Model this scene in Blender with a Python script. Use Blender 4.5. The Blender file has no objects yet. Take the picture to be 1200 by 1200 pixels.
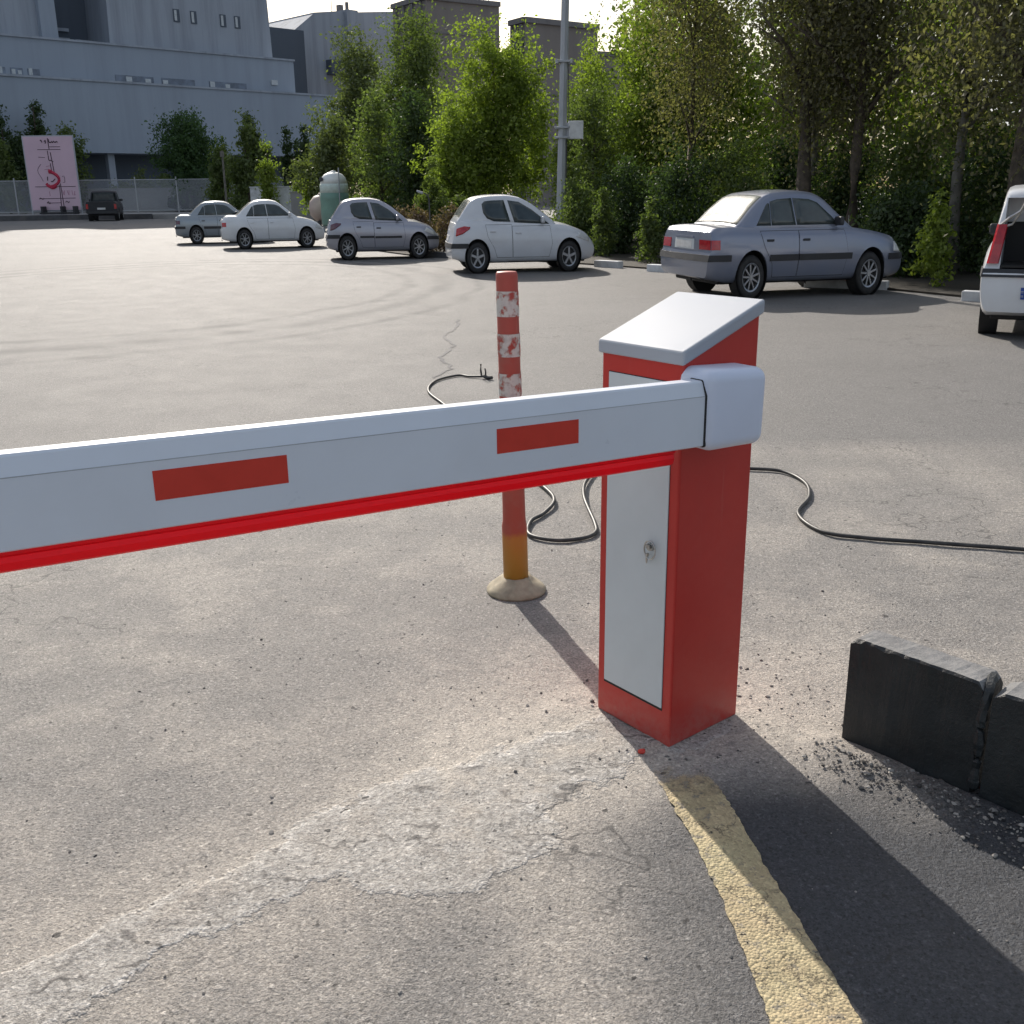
import bpy, bmesh, math, random
import numpy as np
from mathutils import Vector, Matrix, noise as mnoise

random.seed(7)
RNG = np.random.default_rng(7)
sc = bpy.context.scene
COL = sc.collection
PI = math.pi

# ------------------------------------------------------------------ helpers
def link(o):
    COL.objects.link(o)
    return o

def obj(name, me, mat=None, parent=None):
    o = bpy.data.objects.new(name, me)
    if mat is not None:
        for m in (mat if isinstance(mat, (list, tuple)) else [mat]):
            me.materials.append(m)
    link(o)
    if parent is not None:
        o.parent = parent
    return o

def mesh_py(name, verts, faces, smooth=False):
    me = bpy.data.meshes.new(name)
    me.from_pydata([tuple(map(float, v)) for v in verts], [], faces)
    me.update()
    if smooth:
        me.polygons.foreach_set('use_smooth', [True] * len(me.polygons))
    return me

def bm_mesh(name, bm, smooth=False, recalc=True):
    if recalc:
        bmesh.ops.recalc_face_normals(bm, faces=bm.faces[:])
    me = bpy.data.meshes.new(name)
    bm.to_mesh(me)
    bm.free()
    if smooth:
        me.polygons.foreach_set('use_smooth', [True] * len(me.polygons))
    return me

def tag(o, label=None, cat=None, group=None, kind=None):
    if label: o['label'] = label
    if cat: o['category'] = cat
    if group: o['group'] = group
    if kind: o['kind'] = kind
    return o

def thing(name, label, cat, loc=(0, 0, 0), rz=0.0, group=None):
    o = bpy.data.objects.new(name, None)
    o.empty_display_size = 0.2
    link(o)
    o.location = loc
    o.rotation_euler = (0, 0, rz)
    return tag(o, label, cat, group)

def add_box(bm, c, s, rot=None, bevel=0.0, seg=2):
    r = bmesh.ops.create_cube(bm, size=1.0)
    vs = r['verts']
    bmesh.ops.scale(bm, vec=s, verts=vs)
    if bevel > 0:
        es = list({e for v in vs for e in v.link_edges})
        rb = bmesh.ops.bevel(bm, geom=es, offset=bevel, segments=seg, affect='EDGES', profile=0.5)
        vs = list({v for f in rb['faces'] for v in f.verts} | {v for v in vs if v.is_valid})
    M = Matrix.Translation(c)
    if rot is not None:
        M = M @ (rot if isinstance(rot, Matrix) else Matrix.Rotation(rot, 4, 'Z'))
    bmesh.ops.transform(bm, matrix=M, verts=vs)
    return vs

def box_me(name, c, s, rot=None, bevel=0.0, seg=2):
    bm = bmesh.new()
    add_box(bm, c, s, rot, bevel, seg)
    return bm_mesh(name, bm)

def add_cyl(bm, p0, p1, r0, r1=None, n=16, caps=True):
    if r1 is None: r1 = r0
    p0, p1 = Vector(p0), Vector(p1)
    d = p1 - p0
    rb = bmesh.ops.create_cone(bm, cap_ends=caps, cap_tris=False, segments=n, radius1=r0, radius2=r1, depth=d.length)
    q = d.to_track_quat('Z', 'Y').to_matrix().to_4x4()
    bmesh.ops.transform(bm, matrix=Matrix.Translation((p0 + p1) / 2) @ q, verts=rb['verts'])
    return rb['verts']

def catmull(pts, n=8):
    P = [np.array(p, float) for p in pts]
    P = [2 * P[0] - P[1]] + P + [2 * P[-1] - P[-2]]
    out = []
    for i in range(1, len(P) - 2):
        for k in range(n):
            t = k / n
            a, b, c, d = P[i - 1], P[i], P[i + 1], P[i + 2]
            out.append(0.5 * ((2 * b) + (c - a) * t + (2 * a - 5 * b + 4 * c - d) * t * t + (3 * b - a - 3 * c + d) * t ** 3))
    out.append(P[-2])
    return out

def add_tube(bm, pts, r, n=8, caps=True):
    pts = [Vector(p) for p in pts]
    rr = r if isinstance(r, (list, tuple, np.ndarray)) else [r] * len(pts)
    rings = []
    up = Vector((0, 0, 1))
    for i, p in enumerate(pts):
        t = (pts[min(i + 1, len(pts) - 1)] - pts[max(i - 1, 0)]).normalized()
        a = t.cross(up)
        if a.length < 1e-3: a = t.cross(Vector((1, 0, 0)))
        a.normalize()
        b = a.cross(t).normalized()
        rings.append([bm.verts.new(p + (a * math.cos(2 * PI * k / n) + b * math.sin(2 * PI * k / n)) * rr[i]) for k in range(n)])
    for A, B in zip(rings[:-1], rings[1:]):
        for k in range(n):
            bm.faces.new((A[k], A[(k + 1) % n], B[(k + 1) % n], B[k]))
    if caps:
        bm.faces.new(rings[0][::-1]); bm.faces.new(rings[-1])

def add_prism(bm, poly, z0, z1):
    """vertical prism over a list of (x, y)."""
    a = [bm.verts.new((x, y, z0)) for x, y in poly]
    b = [bm.verts.new((x, y, z1)) for x, y in poly]
    n = len(poly)
    bm.faces.new(a[::-1]); bm.faces.new(b)
    for i in range(n):
        bm.faces.new((a[i], a[(i + 1) % n], b[(i + 1) % n], b[i]))

def bevel_mod(o, w=0.004, seg=2):
    m = o.modifiers.new('bevel', 'BEVEL')
    m.width = w; m.segments = seg; m.limit_method = 'ANGLE'; m.angle_limit = math.radians(35)
    return o

# ------------------------------------------------------------------ materials
class NT:
    def __init__(s, name):
        s.m = bpy.data.materials.new(name); s.m.use_nodes = True
        s.t = s.m.node_tree; s.n = s.t.nodes; s.l = s.t.links
        s.b = s.n['Principled BSDF']; s.out = s.n['Material Output']
    def new(s, t, **kw):
        n = s.n.new(t)
        for k, v in kw.items():
            if hasattr(n, k): setattr(n, k, v)
        return n
    def link(s, a, b): s.l.new(a, b)
    def noise(s, scale, detail=4, rough=.55, vec=None, dim='3D'):
        n = s.n.new('ShaderNodeTexNoise'); n.inputs['Scale'].default_value = scale
        n.inputs['Detail'].default_value = detail; n.inputs['Roughness'].default_value = rough
        if vec is not None: s.link(vec, n.inputs['Vector'])
        return n
    def ramp(s, fac, stops):
        r = s.n.new('ShaderNodeValToRGB'); e = r.color_ramp.elements
        while len(e) < len(stops): e.new(.5)
        for i, (p, c) in enumerate(stops):
            e[i].position = p
            e[i].color = (c, c, c, 1) if not hasattr(c, '__len__') else (*c, 1)
        s.link(fac, r.inputs['Fac'])
        return r
    def mix(s, fac, a, b, mode='MIX'):
        m = s.n.new('ShaderNodeMix'); m.data_type = 'RGBA'; m.blend_type = mode
        for sock, v in ((m.inputs[0], fac), (m.inputs[6], a), (m.inputs[7], b)):
            if hasattr(v, 'links') or hasattr(v, 'is_linked'): s.link(v, sock)
            elif hasattr(v, '__len__'): sock.default_value = (*v, 1)
            elif sock.type == 'RGBA': sock.default_value = (v, v, v, 1)
            else: sock.default_value = v
        return m.outputs[2]
    def math(s, op, a, b=0.0, clamp=False):
        m = s.n.new('ShaderNodeMath'); m.operation = op; m.use_clamp = clamp
        for sock, v in ((m.inputs[0], a), (m.inputs[1], b)):
            if hasattr(v, 'is_linked'): s.link(v, sock)
            else: sock.default_value = v
        return m.outputs[0]
    def bump(s, h, strength=.3, dist=.01):
        b = s.n.new('ShaderNodeBump'); b.inputs['Strength'].default_value = strength
        b.inputs['Distance'].default_value = dist
        s.link(h, b.inputs['Height']); s.link(b.outputs[0], s.b.inputs['Normal'])
    def set(s, **kw):
        for k, v in kw.items():
            i = s.b.inputs[k.replace('_', ' ')]
            i.default_value = (*v, 1) if hasattr(v, '__len__') else v
        return s

def gen_vec(s):
    return s.new('ShaderNodeTexCoord').outputs['Object']

def simple(name, col, rough=.5, metal=0.0, var=.12, scale=8, spec=.5, coat=0.0, dirt=0.0, dirtcol=(.25, .22, .19), bump=0.0):
    s = NT(name)
    v = gen_vec(s)
    n = s.noise(scale, 5, .6, v)
    a = tuple(c * (1 - var) for c in col); b = tuple(min(1, c * (1 + var)) for c in col)
    r = s.ramp(n.outputs['Fac'], [(.3, a), (.7, b)])
    c = r.outputs[0]
    if dirt > 0:
        n2 = s.noise(scale * .6, 8, .7, v)
        f = s.ramp(n2.outputs['Fac'], [(.45, 0.0), (.75, dirt)])
        c = s.mix(f.outputs[0], c, dirtcol)
    s.link(c, s.b.inputs['Base Color'])
    rn = s.ramp(n.outputs['Fac'], [(.2, max(0, rough - .06)), (.8, min(1, rough + .08))])
    s.link(rn.outputs[0], s.b.inputs['Roughness'])
    s.set(Metallic=metal)
    s.b.inputs['Specular IOR Level'].default_value = spec
    s.b.inputs['Coat Weight'].default_value = coat
    s.b.inputs['Coat Roughness'].default_value = .08
    if bump > 0: s.bump(s.noise(70, 4, .75, v).outputs['Fac'], bump, .006)
    return s.m

M = {}
M['red'] = simple('red_powder_coat', (.56, .036, .020), .38, var=.08, scale=5, dirt=.12, dirtcol=(.40, .20, .16))
def cabinet_red():
    s = NT('red_cabinet_paint'); v = gen_vec(s)
    n = s.noise(5, 5, .6, v); n2 = s.noise(38, 6, .7, v); n3 = s.noise(2.2, 5, .6, v)
    c = s.ramp(n.outputs['Fac'], [(.3, (.45, .024, .018)), (.7, (.50, .028, .020))]).outputs[0]
    sp = s.new('ShaderNodeSeparateXYZ'); s.link(v, sp.inputs[0])
    z = s.math('ADD', sp.outputs[2], s.math('MULTIPLY', s.math('SUBTRACT', n3.outputs['Fac'], .5), .25))
    foot = s.math('MULTIPLY', s.ramp(z, [(.0, .28), (.10, 0.0)]).outputs[0], s.ramp(n2.outputs['Fac'], [(.35, .2), (.6, 1.0)]).outputs[0])
    c = s.mix(foot, c, (.36, .30, .25))
    sc_ = s.new('ShaderNodeMapping'); s.link(v, sc_.inputs[0]); sc_.inputs['Scale'].default_value = (60, 60, 2.5)
    sn = s.noise(1.0, 4, .6, sc_.outputs[0])
    c = s.mix(s.ramp(sn.outputs['Fac'], [(.64, 0.0), (.76, .08)]).outputs[0], c, (.50, .28, .24))
    s.link(c, s.b.inputs['Base Color'])
    s.link(s.ramp(n2.outputs['Fac'], [(.3, .34), (.7, .50)]).outputs[0], s.b.inputs['Roughness'])
    return s.m
M['cabinet_red'] = cabinet_red()
M['panel_grey'] = simple('light_grey_panel', (.56, .60, .62), .42, var=.04, scale=6, dirt=.10, dirtcol=(.40, .38, .35))
M['lid_white'] = simple('white_powder_coat', (.36, .385, .43), .6, var=.03, scale=4, dirt=.08)
M['boom_white'] = simple('white_boom_paint', (.66, .70, .77), .30, var=.02, scale=5, dirt=.10, dirtcol=(.45, .42, .38))
M['hub_white'] = simple('white_hub_plastic', (.64, .69, .82), .40, var=.03, scale=5)
M['steel'] = simple('worn_steel', (.45, .44, .42), .32, metal=.9, var=.15, scale=60)
M['dark_gap'] = simple('dark_gap', (.012, .012, .013), .7)
M['sticker'] = simple('red_reflective_sticker', (.58, .040, .022), .45, var=.05, scale=30)
M['black_rubber'] = simple('black_rubber', (.022, .022, .024), .62, var=.3, scale=14, dirt=.35, dirtcol=(.16, .14, .12))
M['cable'] = simple('black_cable', (.018, .018, .018), .48, var=.3, scale=20, dirt=.25)
M['black_paint'] = simple('black_kerb_paint', (.014, .018, .020), .45, var=.35, scale=9, dirt=.30, dirtcol=(.085, .085, .08), bump=.5)
M['conc_top'] = simple('dusty_concrete', (.17, .17, .17), .85, var=.25, scale=25, dirt=.7, dirtcol=(.30, .29, .28), bump=.6)
M['tyre'] = simple('tyre_rubber', (.018, .018, .019), .75, var=.3, scale=20, dirt=.3, dirtcol=(.10, .09, .08))
M['rim'] = simple('alloy_rim', (.34, .35, .37), .35, metal=.85, var=.1, scale=30)
M['rimback'] = simple('rim_shadow', (.02, .02, .02), .6)
M['black_trim'] = simple('black_trim', (.025, .026, .03), .55, var=.2)
M['chrome'] = simple('chrome', (.7, .7, .7), .15, metal=1.0, var=.03)
M['plate'] = simple('plate_white', (.6, .6, .6), .4, dirt=.3)
M['plate_blue'] = simple('plate_blue', (.02, .07, .32), .4)
M['lamp_red'] = simple('red_lamp', (.40, .012, .018), .12, var=.25, scale=25, coat=.6)
M['lamp_clear'] = simple('clear_lamp', (.55, .56, .56), .12, var=.1, coat=.6)
M['lamp_smoke'] = simple('smoked_lamp', (.10, .03, .05), .12, var=.2, coat=.6)
M['kerb_white'] = simple('white_kerb_paint', (.66, .67, .68), .75, var=.15, scale=4, dirt=.6, dirtcol=(.22, .21, .20))
M['kerb_dark'] = simple('dark_kerb', (.07, .07, .075), .8, var=.3, scale=2, dirt=.4)
M['pole_grey'] = simple('galvanised_pole', (.40, .42, .45), .5, metal=.2, var=.12, scale=2, dirt=.2)
M['wood_bark'] = simple('bark', (.085, .068, .052), .9, var=.45, scale=7)
M['bark_grey'] = simple('pale_bark', (.15, .14, .12), .9, var=.4, scale=6)
M['fence_metal'] = simple('fence_metal', (.42, .43, .44), .5, metal=.3)
M['wall_grey'] = simple('grey_block_wall', (.26, .26, .26), .9, var=.2, scale=.5, dirt=.4)
M['tank_green'] = simple('green_tank_paint', (.15, .27, .22), .5, var=.15, scale=2, dirt=.3)
M['tank_white'] = simple('white_tank_paint', (.74, .76, .74), .45, var=.06, scale=2, dirt=.15)
M['tank_pink'] = simple('faded_tank_paint', (.42, .34, .30), .6, var=.15, scale=2, dirt=.3)

def paint(name, col, metal=.0, rough=.3, dirt=.22, coat=.6):
    s = NT(name); v = gen_vec(s)
    n = s.noise(3, 6, .6, v)
    f = s.ramp(n.outputs['Fac'], [(.35, 0.0), (.8, dirt)])
    c = s.mix(f.outputs[0], col, (.30, .27, .24))
    s.link(c, s.b.inputs['Base Color'])
    s.set(Metallic=metal, Roughness=rough)
    s.b.inputs['Coat Weight'].default_value = coat
    s.b.inputs['Coat Roughness'].default_value = .06
    return s.m
M['p_silver'] = paint('silver_blue_paint', (.20, .225, .295), .35)
M['p_silver2'] = paint('silver_lilac_paint', (.34, .35, .41), .35)
M['p_white'] = paint('white_car_paint', (.62, .64, .68))
M['p_white2'] = paint('clean_white_car_paint', (.70, .72, .75))
M['p_grey'] = paint('grey_car_paint', (.26, .30, .34), .3)
M['p_black'] = paint('black_car_paint', (.006, .007, .013), rough=.5, dirt=.02, coat=.1)

def glass(name, col, rough=.05):
    s = NT(name); v = gen_vec(s)
    n = s.noise(2.5, 3, .5, v)
    r = s.ramp(n.outputs['Fac'], [(.35, tuple(c * .6 for c in col)), (.7, tuple(c * 1.5 for c in col))])
    s.link(r.outputs[0], s.b.inputs['Base Color'])
    n2 = s.noise(6, 6, .7, v)
    rr = s.ramp(n2.outputs['Fac'], [(.3, rough), (.75, rough + .15)])
    s.link(rr.outputs[0], s.b.inputs['Roughness'])
    s.b.inputs['Specular IOR Level'].default_value = .6
    return s.m
M['glass'] = glass('car_glass', (.048, .060, .060))
M['glass_sunlit'] = glass('hatch_glass_painted_glare', (.26, .28, .27), .15)  # pale base paints bright sky glare onto the hatchback rear windows
M['glass_rear'] = glass('rear_glass_painted_sky', (.16, .18, .16), .35)  # lightened base stands in for sky mirrored in the saloon rear windows
M['glass_rear'].node_tree.nodes['Principled BSDF'].inputs['Specular IOR Level'].default_value = .12

def leaf_mat(name, c0, c1, trans=.45):
    s = NT(name)
    geo = s.new('ShaderNodeNewGeometry')
    v = gen_vec(s)
    n = s.noise(.9, 3, .5, v)
    f = s.math('ADD', s.math('MULTIPLY', geo.outputs['Random Per Island'], .55), s.math('MULTIPLY', n.outputs['Fac'], .5))
    r = s.ramp(f, [(.15, c0), (.85, c1)])
    d = s.new('ShaderNodeBsdfDiffuse'); s.link(r.outputs[0], d.inputs[0])
    t = s.new('ShaderNodeBsdfTranslucent')
    tc = s.mix(1.0, r.outputs[0], (1.0, 1.15, .45), 'MULTIPLY')
    s.link(tc, t.inputs[0])
    g = s.new('ShaderNodeBsdfGlossy'); g.inputs['Roughness'].default_value = .45; g.inputs[0].default_value = (.5, .5, .5, 1)
    mx = s.new('ShaderNodeMixShader'); mx.inputs[0].default_value = trans
    s.link(d.outputs[0], mx.inputs[1]); s.link(t.outputs[0], mx.inputs[2])
    m2 = s.new('ShaderNodeMixShader'); m2.inputs[0].default_value = .04
    s.link(mx.outputs[0], m2.inputs[1]); s.link(g.outputs[0], m2.inputs[2])
    s.link(m2.outputs[0], s.out.inputs[0])
    return s.m
M['leaf_bright'] = leaf_mat('bright_leaves', (.125, .17, .03), (.33, .40, .085), .52)
M['leaf_mid'] = leaf_mat('mid_leaves', (.08, .112, .038), (.18, .225, .08), .48)
M['leaf_olive'] = leaf_mat('olive_leaves', (.09, .115, .05), (.18, .21, .09), .4)
M['leaf_dark'] = leaf_mat('dark_leaves', (.034, .058, .028), (.085, .125, .05), .42)
M['leaf_deep'] = leaf_mat('deep_green_leaves', (.03, .065, .025), (.085, .15, .05), .4)  # deep green of the round tree's own leaves
M['leaf_dusk'] = leaf_mat('brown_green_leaves', (.10, .095, .058), (.23, .21, .12), .5)
M['leaf_yellow'] = leaf_mat('yellow_green_leaves', (.14, .19, .035), (.28, .34, .07), .5)
M['leaf_dry'] = leaf_mat('dry_leaves', (.11, .08, .055), (.24, .17, .12), .25)

# asphalt -------------------------------------------------------------------
def asphalt():
    s = NT('asphalt'); v = gen_vec(s)
    at = s.new('ShaderNodeAttribute', attribute_name='dust').outputs['Fac']
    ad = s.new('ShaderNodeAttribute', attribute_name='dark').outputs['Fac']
    big = s.noise(.22, 3, .6, v)
    mid = s.noise(2.2, 5, .65, v)
    med = s.noise(26, 3, .7, v)
    def voro(scale, feat='F1'):
        n = s.new('ShaderNodeTexVoronoi'); n.feature = feat; n.inputs['Scale'].default_value = scale; s.link(v, n.inputs['Vector']); return n
    v1, v2 = voro(135), voro(260)
    hn1 = s.noise(110, 3, .78, v)
    base = s.ramp(mid.outputs['Fac'], [(.25, (.158, .151, .144)), (.55, (.177, .169, .161)), (.8, (.202, .193, .183))]).outputs[0]
    bigc = s.ramp(big.outputs['Fac'], [(.3, .90), (.7, 1.08)]).outputs[0]
    base = s.mix(1.0, base, bigc, 'MULTIPLY')
    dn = s.math('MULTIPLY', at, s.ramp(med.outputs['Fac'], [(.30, .45), (.55, 1.0)]).outputs[0])
    base = s.mix(dn, base, (.45, .405, .35))
    # thin smear of pale cement with a torn edge and cracks of its own
    sl = s.new('ShaderNodeAttribute', attribute_name='slab').outputs['Fac']
    e1n = s.noise(11, 3, .65, v); e2n = s.noise(60, 2, .7, v)
    sd = s.math('ADD', sl, s.math('ADD', s.math('MULTIPLY', s.math('SUBTRACT', e1n.outputs['Fac'], .5), 1.1), s.math('MULTIPLY', s.math('SUBTRACT', e2n.outputs['Fac'], .5), .5)))
    smask = s.ramp(sd, [(.80, 1.0), (.90, .75), (.99, 0.0)]).outputs[0]
    rim_ = s.ramp(sd, [(.66, 0.0), (.86, 1.0), (.93, 1.0), (.97, 0.0)]).outputs[0]
    wv = s.new('ShaderNodeVectorMath'); wv.operation = 'MULTIPLY_ADD'
    s.link(s.noise(9, 2, .7, v).outputs['Color'], wv.inputs[0]); wv.inputs[1].default_value = (.16, .16, .16); s.link(v, wv.inputs[2])
    sm_ = s.new('ShaderNodeMapping'); s.link(wv.outputs[0], sm_.inputs[0]); sm_.inputs['Rotation'].default_value = (0, 0, math.radians(-38)); sm_.inputs['Scale'].default_value = (3.2, 11, 1)
    cv2 = voro(1.0, 'DISTANCE_TO_EDGE'); s.link(sm_.outputs[0], cv2.inputs['Vector'])
    scr = s.ramp(cv2.outputs['Distance'], [(.012, 1.0), (.040, 0.0)]).outputs[0]
    scr = s.math('MULTIPLY', scr, s.ramp(e1n.outputs['Fac'], [(.47, 0.0), (.56, .8)]).outputs[0])
    ccol = s.ramp(e2n.outputs['Fac'], [(.28, (.25, .234, .212)), (.55, (.39, .366, .334)), (.75, (.48, .455, .42))]).outputs[0]
    ccol = s.mix(s.math('MULTIPLY', rim_, s.ramp(e1n.outputs['Fac'], [(.42, 0.0), (.55, .7)]).outputs[0]), ccol, (.58, .555, .52))
    ccol = s.mix(scr, ccol, (.10, .092, .085))
    cover = s.math('MULTIPLY', smask, s.ramp(s.noise(5, 3, .7, v).outputs['Fac'], [(.36, .15), (.52, 1.0)]).outputs[0])
    base = s.mix(cover, base, ccol)
    at = s.math('MAXIMUM', at, s.math('MULTIPLY', cover, .8))
    base = s.mix(s.math('MULTIPLY', s.math('MULTIPLY', ad, .90), s.math('SUBTRACT', 1.0, cover)), base, (.036, .040, .048))  # darker asphalt, with a bluish tint that paints shade into it
    # aggregate: each stone has its own grey, with dark gaps of bitumen between some of them
    sep = s.new('ShaderNodeSeparateColor'); s.link(v1.outputs['Color'], sep.inputs[0])
    sep2 = s.new('ShaderNodeSeparateColor'); s.link(v2.outputs['Color'], sep2.inputs[0])
    st1 = s.ramp(sep.outputs[0], [(.0, .55), (.14, .88), (.78, 1.04), (.93, 1.2), (1.0, 1.7)]).outputs[0]
    st2 = s.ramp(sep2.outputs[1], [(.0, .45), (.2, .85), (.8, 1.1), (1.0, 1.6)]).outputs[0]
    keep = s.math('SUBTRACT', 1.0, s.math('MULTIPLY', at, .45))
    base = s.mix(s.math('MULTIPLY', keep, .80), base, st1, 'MULTIPLY')
    base = s.mix(s.math('MULTIPLY', keep, .70), base, st2, 'MULTIPLY')
    fn = s.ramp(hn1.outputs['Fac'], [(.30, .30), (.44, .92), (.55, 1.04), (.70, 1.45)]).outputs[0]
    base = s.mix(.8, base, fn, 'MULTIPLY')
    pit = s.noise(30, 2, .5, v)
    pf = s.ramp(pit.outputs['Fac'], [(.695, 0.0), (.73, .85)]).outputs[0]
    base = s.mix(pf, base, (.03, .028, .027))
    st = s.noise(.9, 4, .7, v)
    sf = s.ramp(st.outputs['Fac'], [(.60, 0.0), (.75, .22)]).outputs[0]
    base = s.mix(sf, base, (.085, .08, .078))
    # hairline cracks
    cv = voro(1.3, 'DISTANCE_TO_EDGE')
    nv = s.new('ShaderNodeVectorMath'); nv.operation = 'MULTIPLY_ADD'
    s.link(s.noise(3.0, 3, .7, v).outputs['Color'], nv.inputs[0]); nv.inputs[1].default_value = (.7, .7, .7); s.link(v, nv.inputs[2])
    s.link(nv.outputs[0], cv.inputs['Vector'])
    cm = s.ramp(cv.outputs['Distance'], [(.004, 1.0), (.011, 0.0)]).outputs[0]
    gate_ = s.ramp(s.noise(.7, 3, .5, v).outputs['Fac'], [(.50, 0.0), (.60, .65)]).outputs[0]
    cm = s.math('MULTIPLY', cm, gate_)
    base = s.mix(cm, base, (.05, .047, .045))
    mp = s.new('ShaderNodeMapping'); s.link(v, mp.inputs[0])
    mp.inputs['Rotation'].default_value = (0, 0, math.radians(-24)); mp.inputs['Scale'].default_value = (.07, 1.1, 1)
    tr = s.noise(1.0, 3, .6, mp.outputs[0])
    tf = s.ramp(tr.outputs['Fac'], [(.35, .975), (.6, 1.01)]).outputs[0]
    base = s.mix(1.0, base, tf, 'MULTIPLY')
    tm = s.new('ShaderNodeMapping'); s.link(v, tm.inputs[0]); tm.inputs['Location'].default_value = (6.0, -11.9, 0); tm.inputs['Scale'].default_value = (1, .7, 1)
    ln = s.new('ShaderNodeVectorMath'); ln.operation = 'LENGTH'; s.link(tm.outputs[0], ln.inputs[0])
    rad_ = s.math('ADD', ln.outputs['Value'], s.math('MULTIPLY', s.noise(.6, 3, .5, v).outputs['Fac'], .5))
    marks = None
    for R_, w_ in ((5.15, .22), (4.6, .16), (5.75, .13)):
        q = s.math('DIVIDE', s.math('ABSOLUTE', s.math('SUBTRACT', rad_, R_)), w_)
        q = s.ramp(q, [(.2, 1.0), (1.0, 0.0)]).outputs[0]
        marks = q if marks is None else s.math('MAXIMUM', marks, q)
    tg_ = s.ramp(s.noise(.8, 5, .6, v).outputs['Fac'], [(.34, .20), (.52, .80)]).outputs[0]
    base = s.mix(s.math('MULTIPLY', marks, tg_), base, (.080, .078, .077))
    s.link(base, s.b.inputs['Base Color'])
    rr = s.ramp(mid.outputs['Fac'], [(.3, .72), (.7, .80)]).outputs[0]
    s.link(rr, s.b.inputs['Roughness'])
    s.b.inputs['Specular IOR Level'].default_value = .40
    h = s.math('MULTIPLY', hn1.outputs['Fac'], 3.2)
    h = s.math('ADD', h, s.math('MULTIPLY', v2.outputs['Distance'], -.35))
    h = s.math('ADD', h, s.math('MULTIPLY', smask, s.math('ADD', .9, s.math('MULTIPLY', e1n.outputs['Fac'], 2.8))))
    s.bump(h, .50, .0065)
    return s.m
M['asphalt'] = asphalt()

def paint_line():
    s = NT('yellow_road_paint'); v = gen_vec(s)
    mid = s.noise(6, 8, .7, v); fine = s.noise(150, 3, .6, v); big = s.noise(2.4, 6, .6, v)
    c = s.ramp(mid.outputs['Fac'], [(.3, (.37, .315, .18)), (.65, (.48, .41, .245))]).outputs[0]
    c = s.mix(s.ramp(big.outputs['Fac'], [(.42, 0.0), (.7, .45)]).outputs[0], c, (.42, .27, .17))
    vo = s.new('ShaderNodeTexVoronoi'); vo.inputs['Scale'].default_value = 150; s.link(v, vo.inputs['Vector'])
    se = s.new('ShaderNodeSeparateColor'); s.link(vo.outputs['Color'], se.inputs[0])
    c = s.mix(.6, c, s.ramp(se.outputs[0], [(.0, .5), (.2, .85), (.8, 1.05), (1.0, 1.45)]).outputs[0], 'MULTIPLY')
    wn = s.noise(38, 6, .75, v)
    w = s.ramp(wn.outputs['Fac'], [(.55, 0.0), (.63, .85)]).outputs[0]
    c = s.mix(w, c, (.17, .155, .13))
    # worn through more and more towards the cabinet end
    sp = s.new('ShaderNodeSeparateXYZ'); s.link(v, sp.inputs[0])
    ed = s.math('ADD', sp.outputs[1], s.math('MULTIPLY', s.math('SUBTRACT', s.noise(14, 6, .7, v).outputs['Fac'], .5), .34))
    al = s.ramp(s.math('SUBTRACT', ed, 1.5), [(.76, 1.0), (.84, 0.0)]).outputs[0]
    hole = s.ramp(s.noise(19, 5, .8, v).outputs['Fac'], [(.655, 1.0), (.68, 0.0)]).outputs[0]
    # cracks across the paint
    cvv = s.new('ShaderNodeVectorMath'); cvv.operation = 'MULTIPLY_ADD'
    s.link(s.noise(7, 5, .7, v).outputs['Color'], cvv.inputs[0]); cvv.inputs[1].default_value = (.25, .25, .25); s.link(v, cvv.inputs[2])
    ck = s.new('ShaderNodeTexVoronoi'); ck.feature = 'DISTANCE_TO_EDGE'; ck.inputs['Scale'].default_value = 4.5; s.link(cvv.outputs[0], ck.inputs['Vector'])
    cf = s.ramp(ck.outputs['Distance'], [(.006, .85), (.018, 0.0)]).outputs[0]
    cf = s.math('MULTIPLY', cf, s.ramp(big.outputs['Fac'], [(.45, 0.0), (.52, 1.0)]).outputs[0])
    c = s.mix(cf, c, (.10, .08, .05))
    s.link(c, s.b.inputs['Base Color']); s.set(Roughness=.85)
    s.link(s.math('MULTIPLY', al, hole), s.b.inputs['Alpha'])
    h = s.math('ADD', fine.outputs['Fac'], s.math('MULTIPLY', mid.outputs['Fac'], 2.0))
    h = s.math('ADD', h, s.math('MULTIPLY', vo.outputs['Distance'], -1.2))
    s.bump(h, .45, .008)
    return s.m
M['yellow'] = paint_line()

def concrete_building(name, col, streak=.35):
    s = NT(name); v = gen_vec(s)
    mp = s.new('ShaderNodeMapping'); s.link(v, mp.inputs[0]); mp.inputs['Scale'].default_value = (.9, .9, .06)
    st = s.noise(1.0, 6, .65, mp.outputs[0])
    big = s.noise(.12, 5, .6, v)
    c = s.mix(s.ramp(st.outputs['Fac'], [(.45, 0.0), (.75, streak)]).outputs[0], col, tuple(x * .45 for x in col))
    c = s.mix(s.ramp(big.outputs['Fac'], [(.35, 0.0), (.7, .25)]).outputs[0], c, tuple(x * .7 for x in col))
    mp2 = s.new('ShaderNodeMapping'); s.link(v, mp2.inputs[0])
    s.link(c, s.b.inputs['Base Color']); s.set(Roughness=.85)
    return s.m
M['conc_a'] = concrete_building('grey_cladding', (.30, .345, .41), .25)
M['conc_b'] = concrete_building('stained_grey_cladding', (.33, .365, .42), .70)
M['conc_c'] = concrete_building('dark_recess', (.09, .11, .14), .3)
M['brown_c'] = concrete_building('brown_cladding', (.22, .195, .18), .35)
M['brown_d'] = concrete_building('grey_brown_cladding', (.19, .18, .18), .45)
M['win_dim'] = simple('dim_window_band', (.15, .18, .23), .5, var=.4, scale=1.2)
M['win_light'] = simple('window_pane', (.45, .48, .5), .2, var=.2)
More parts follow.
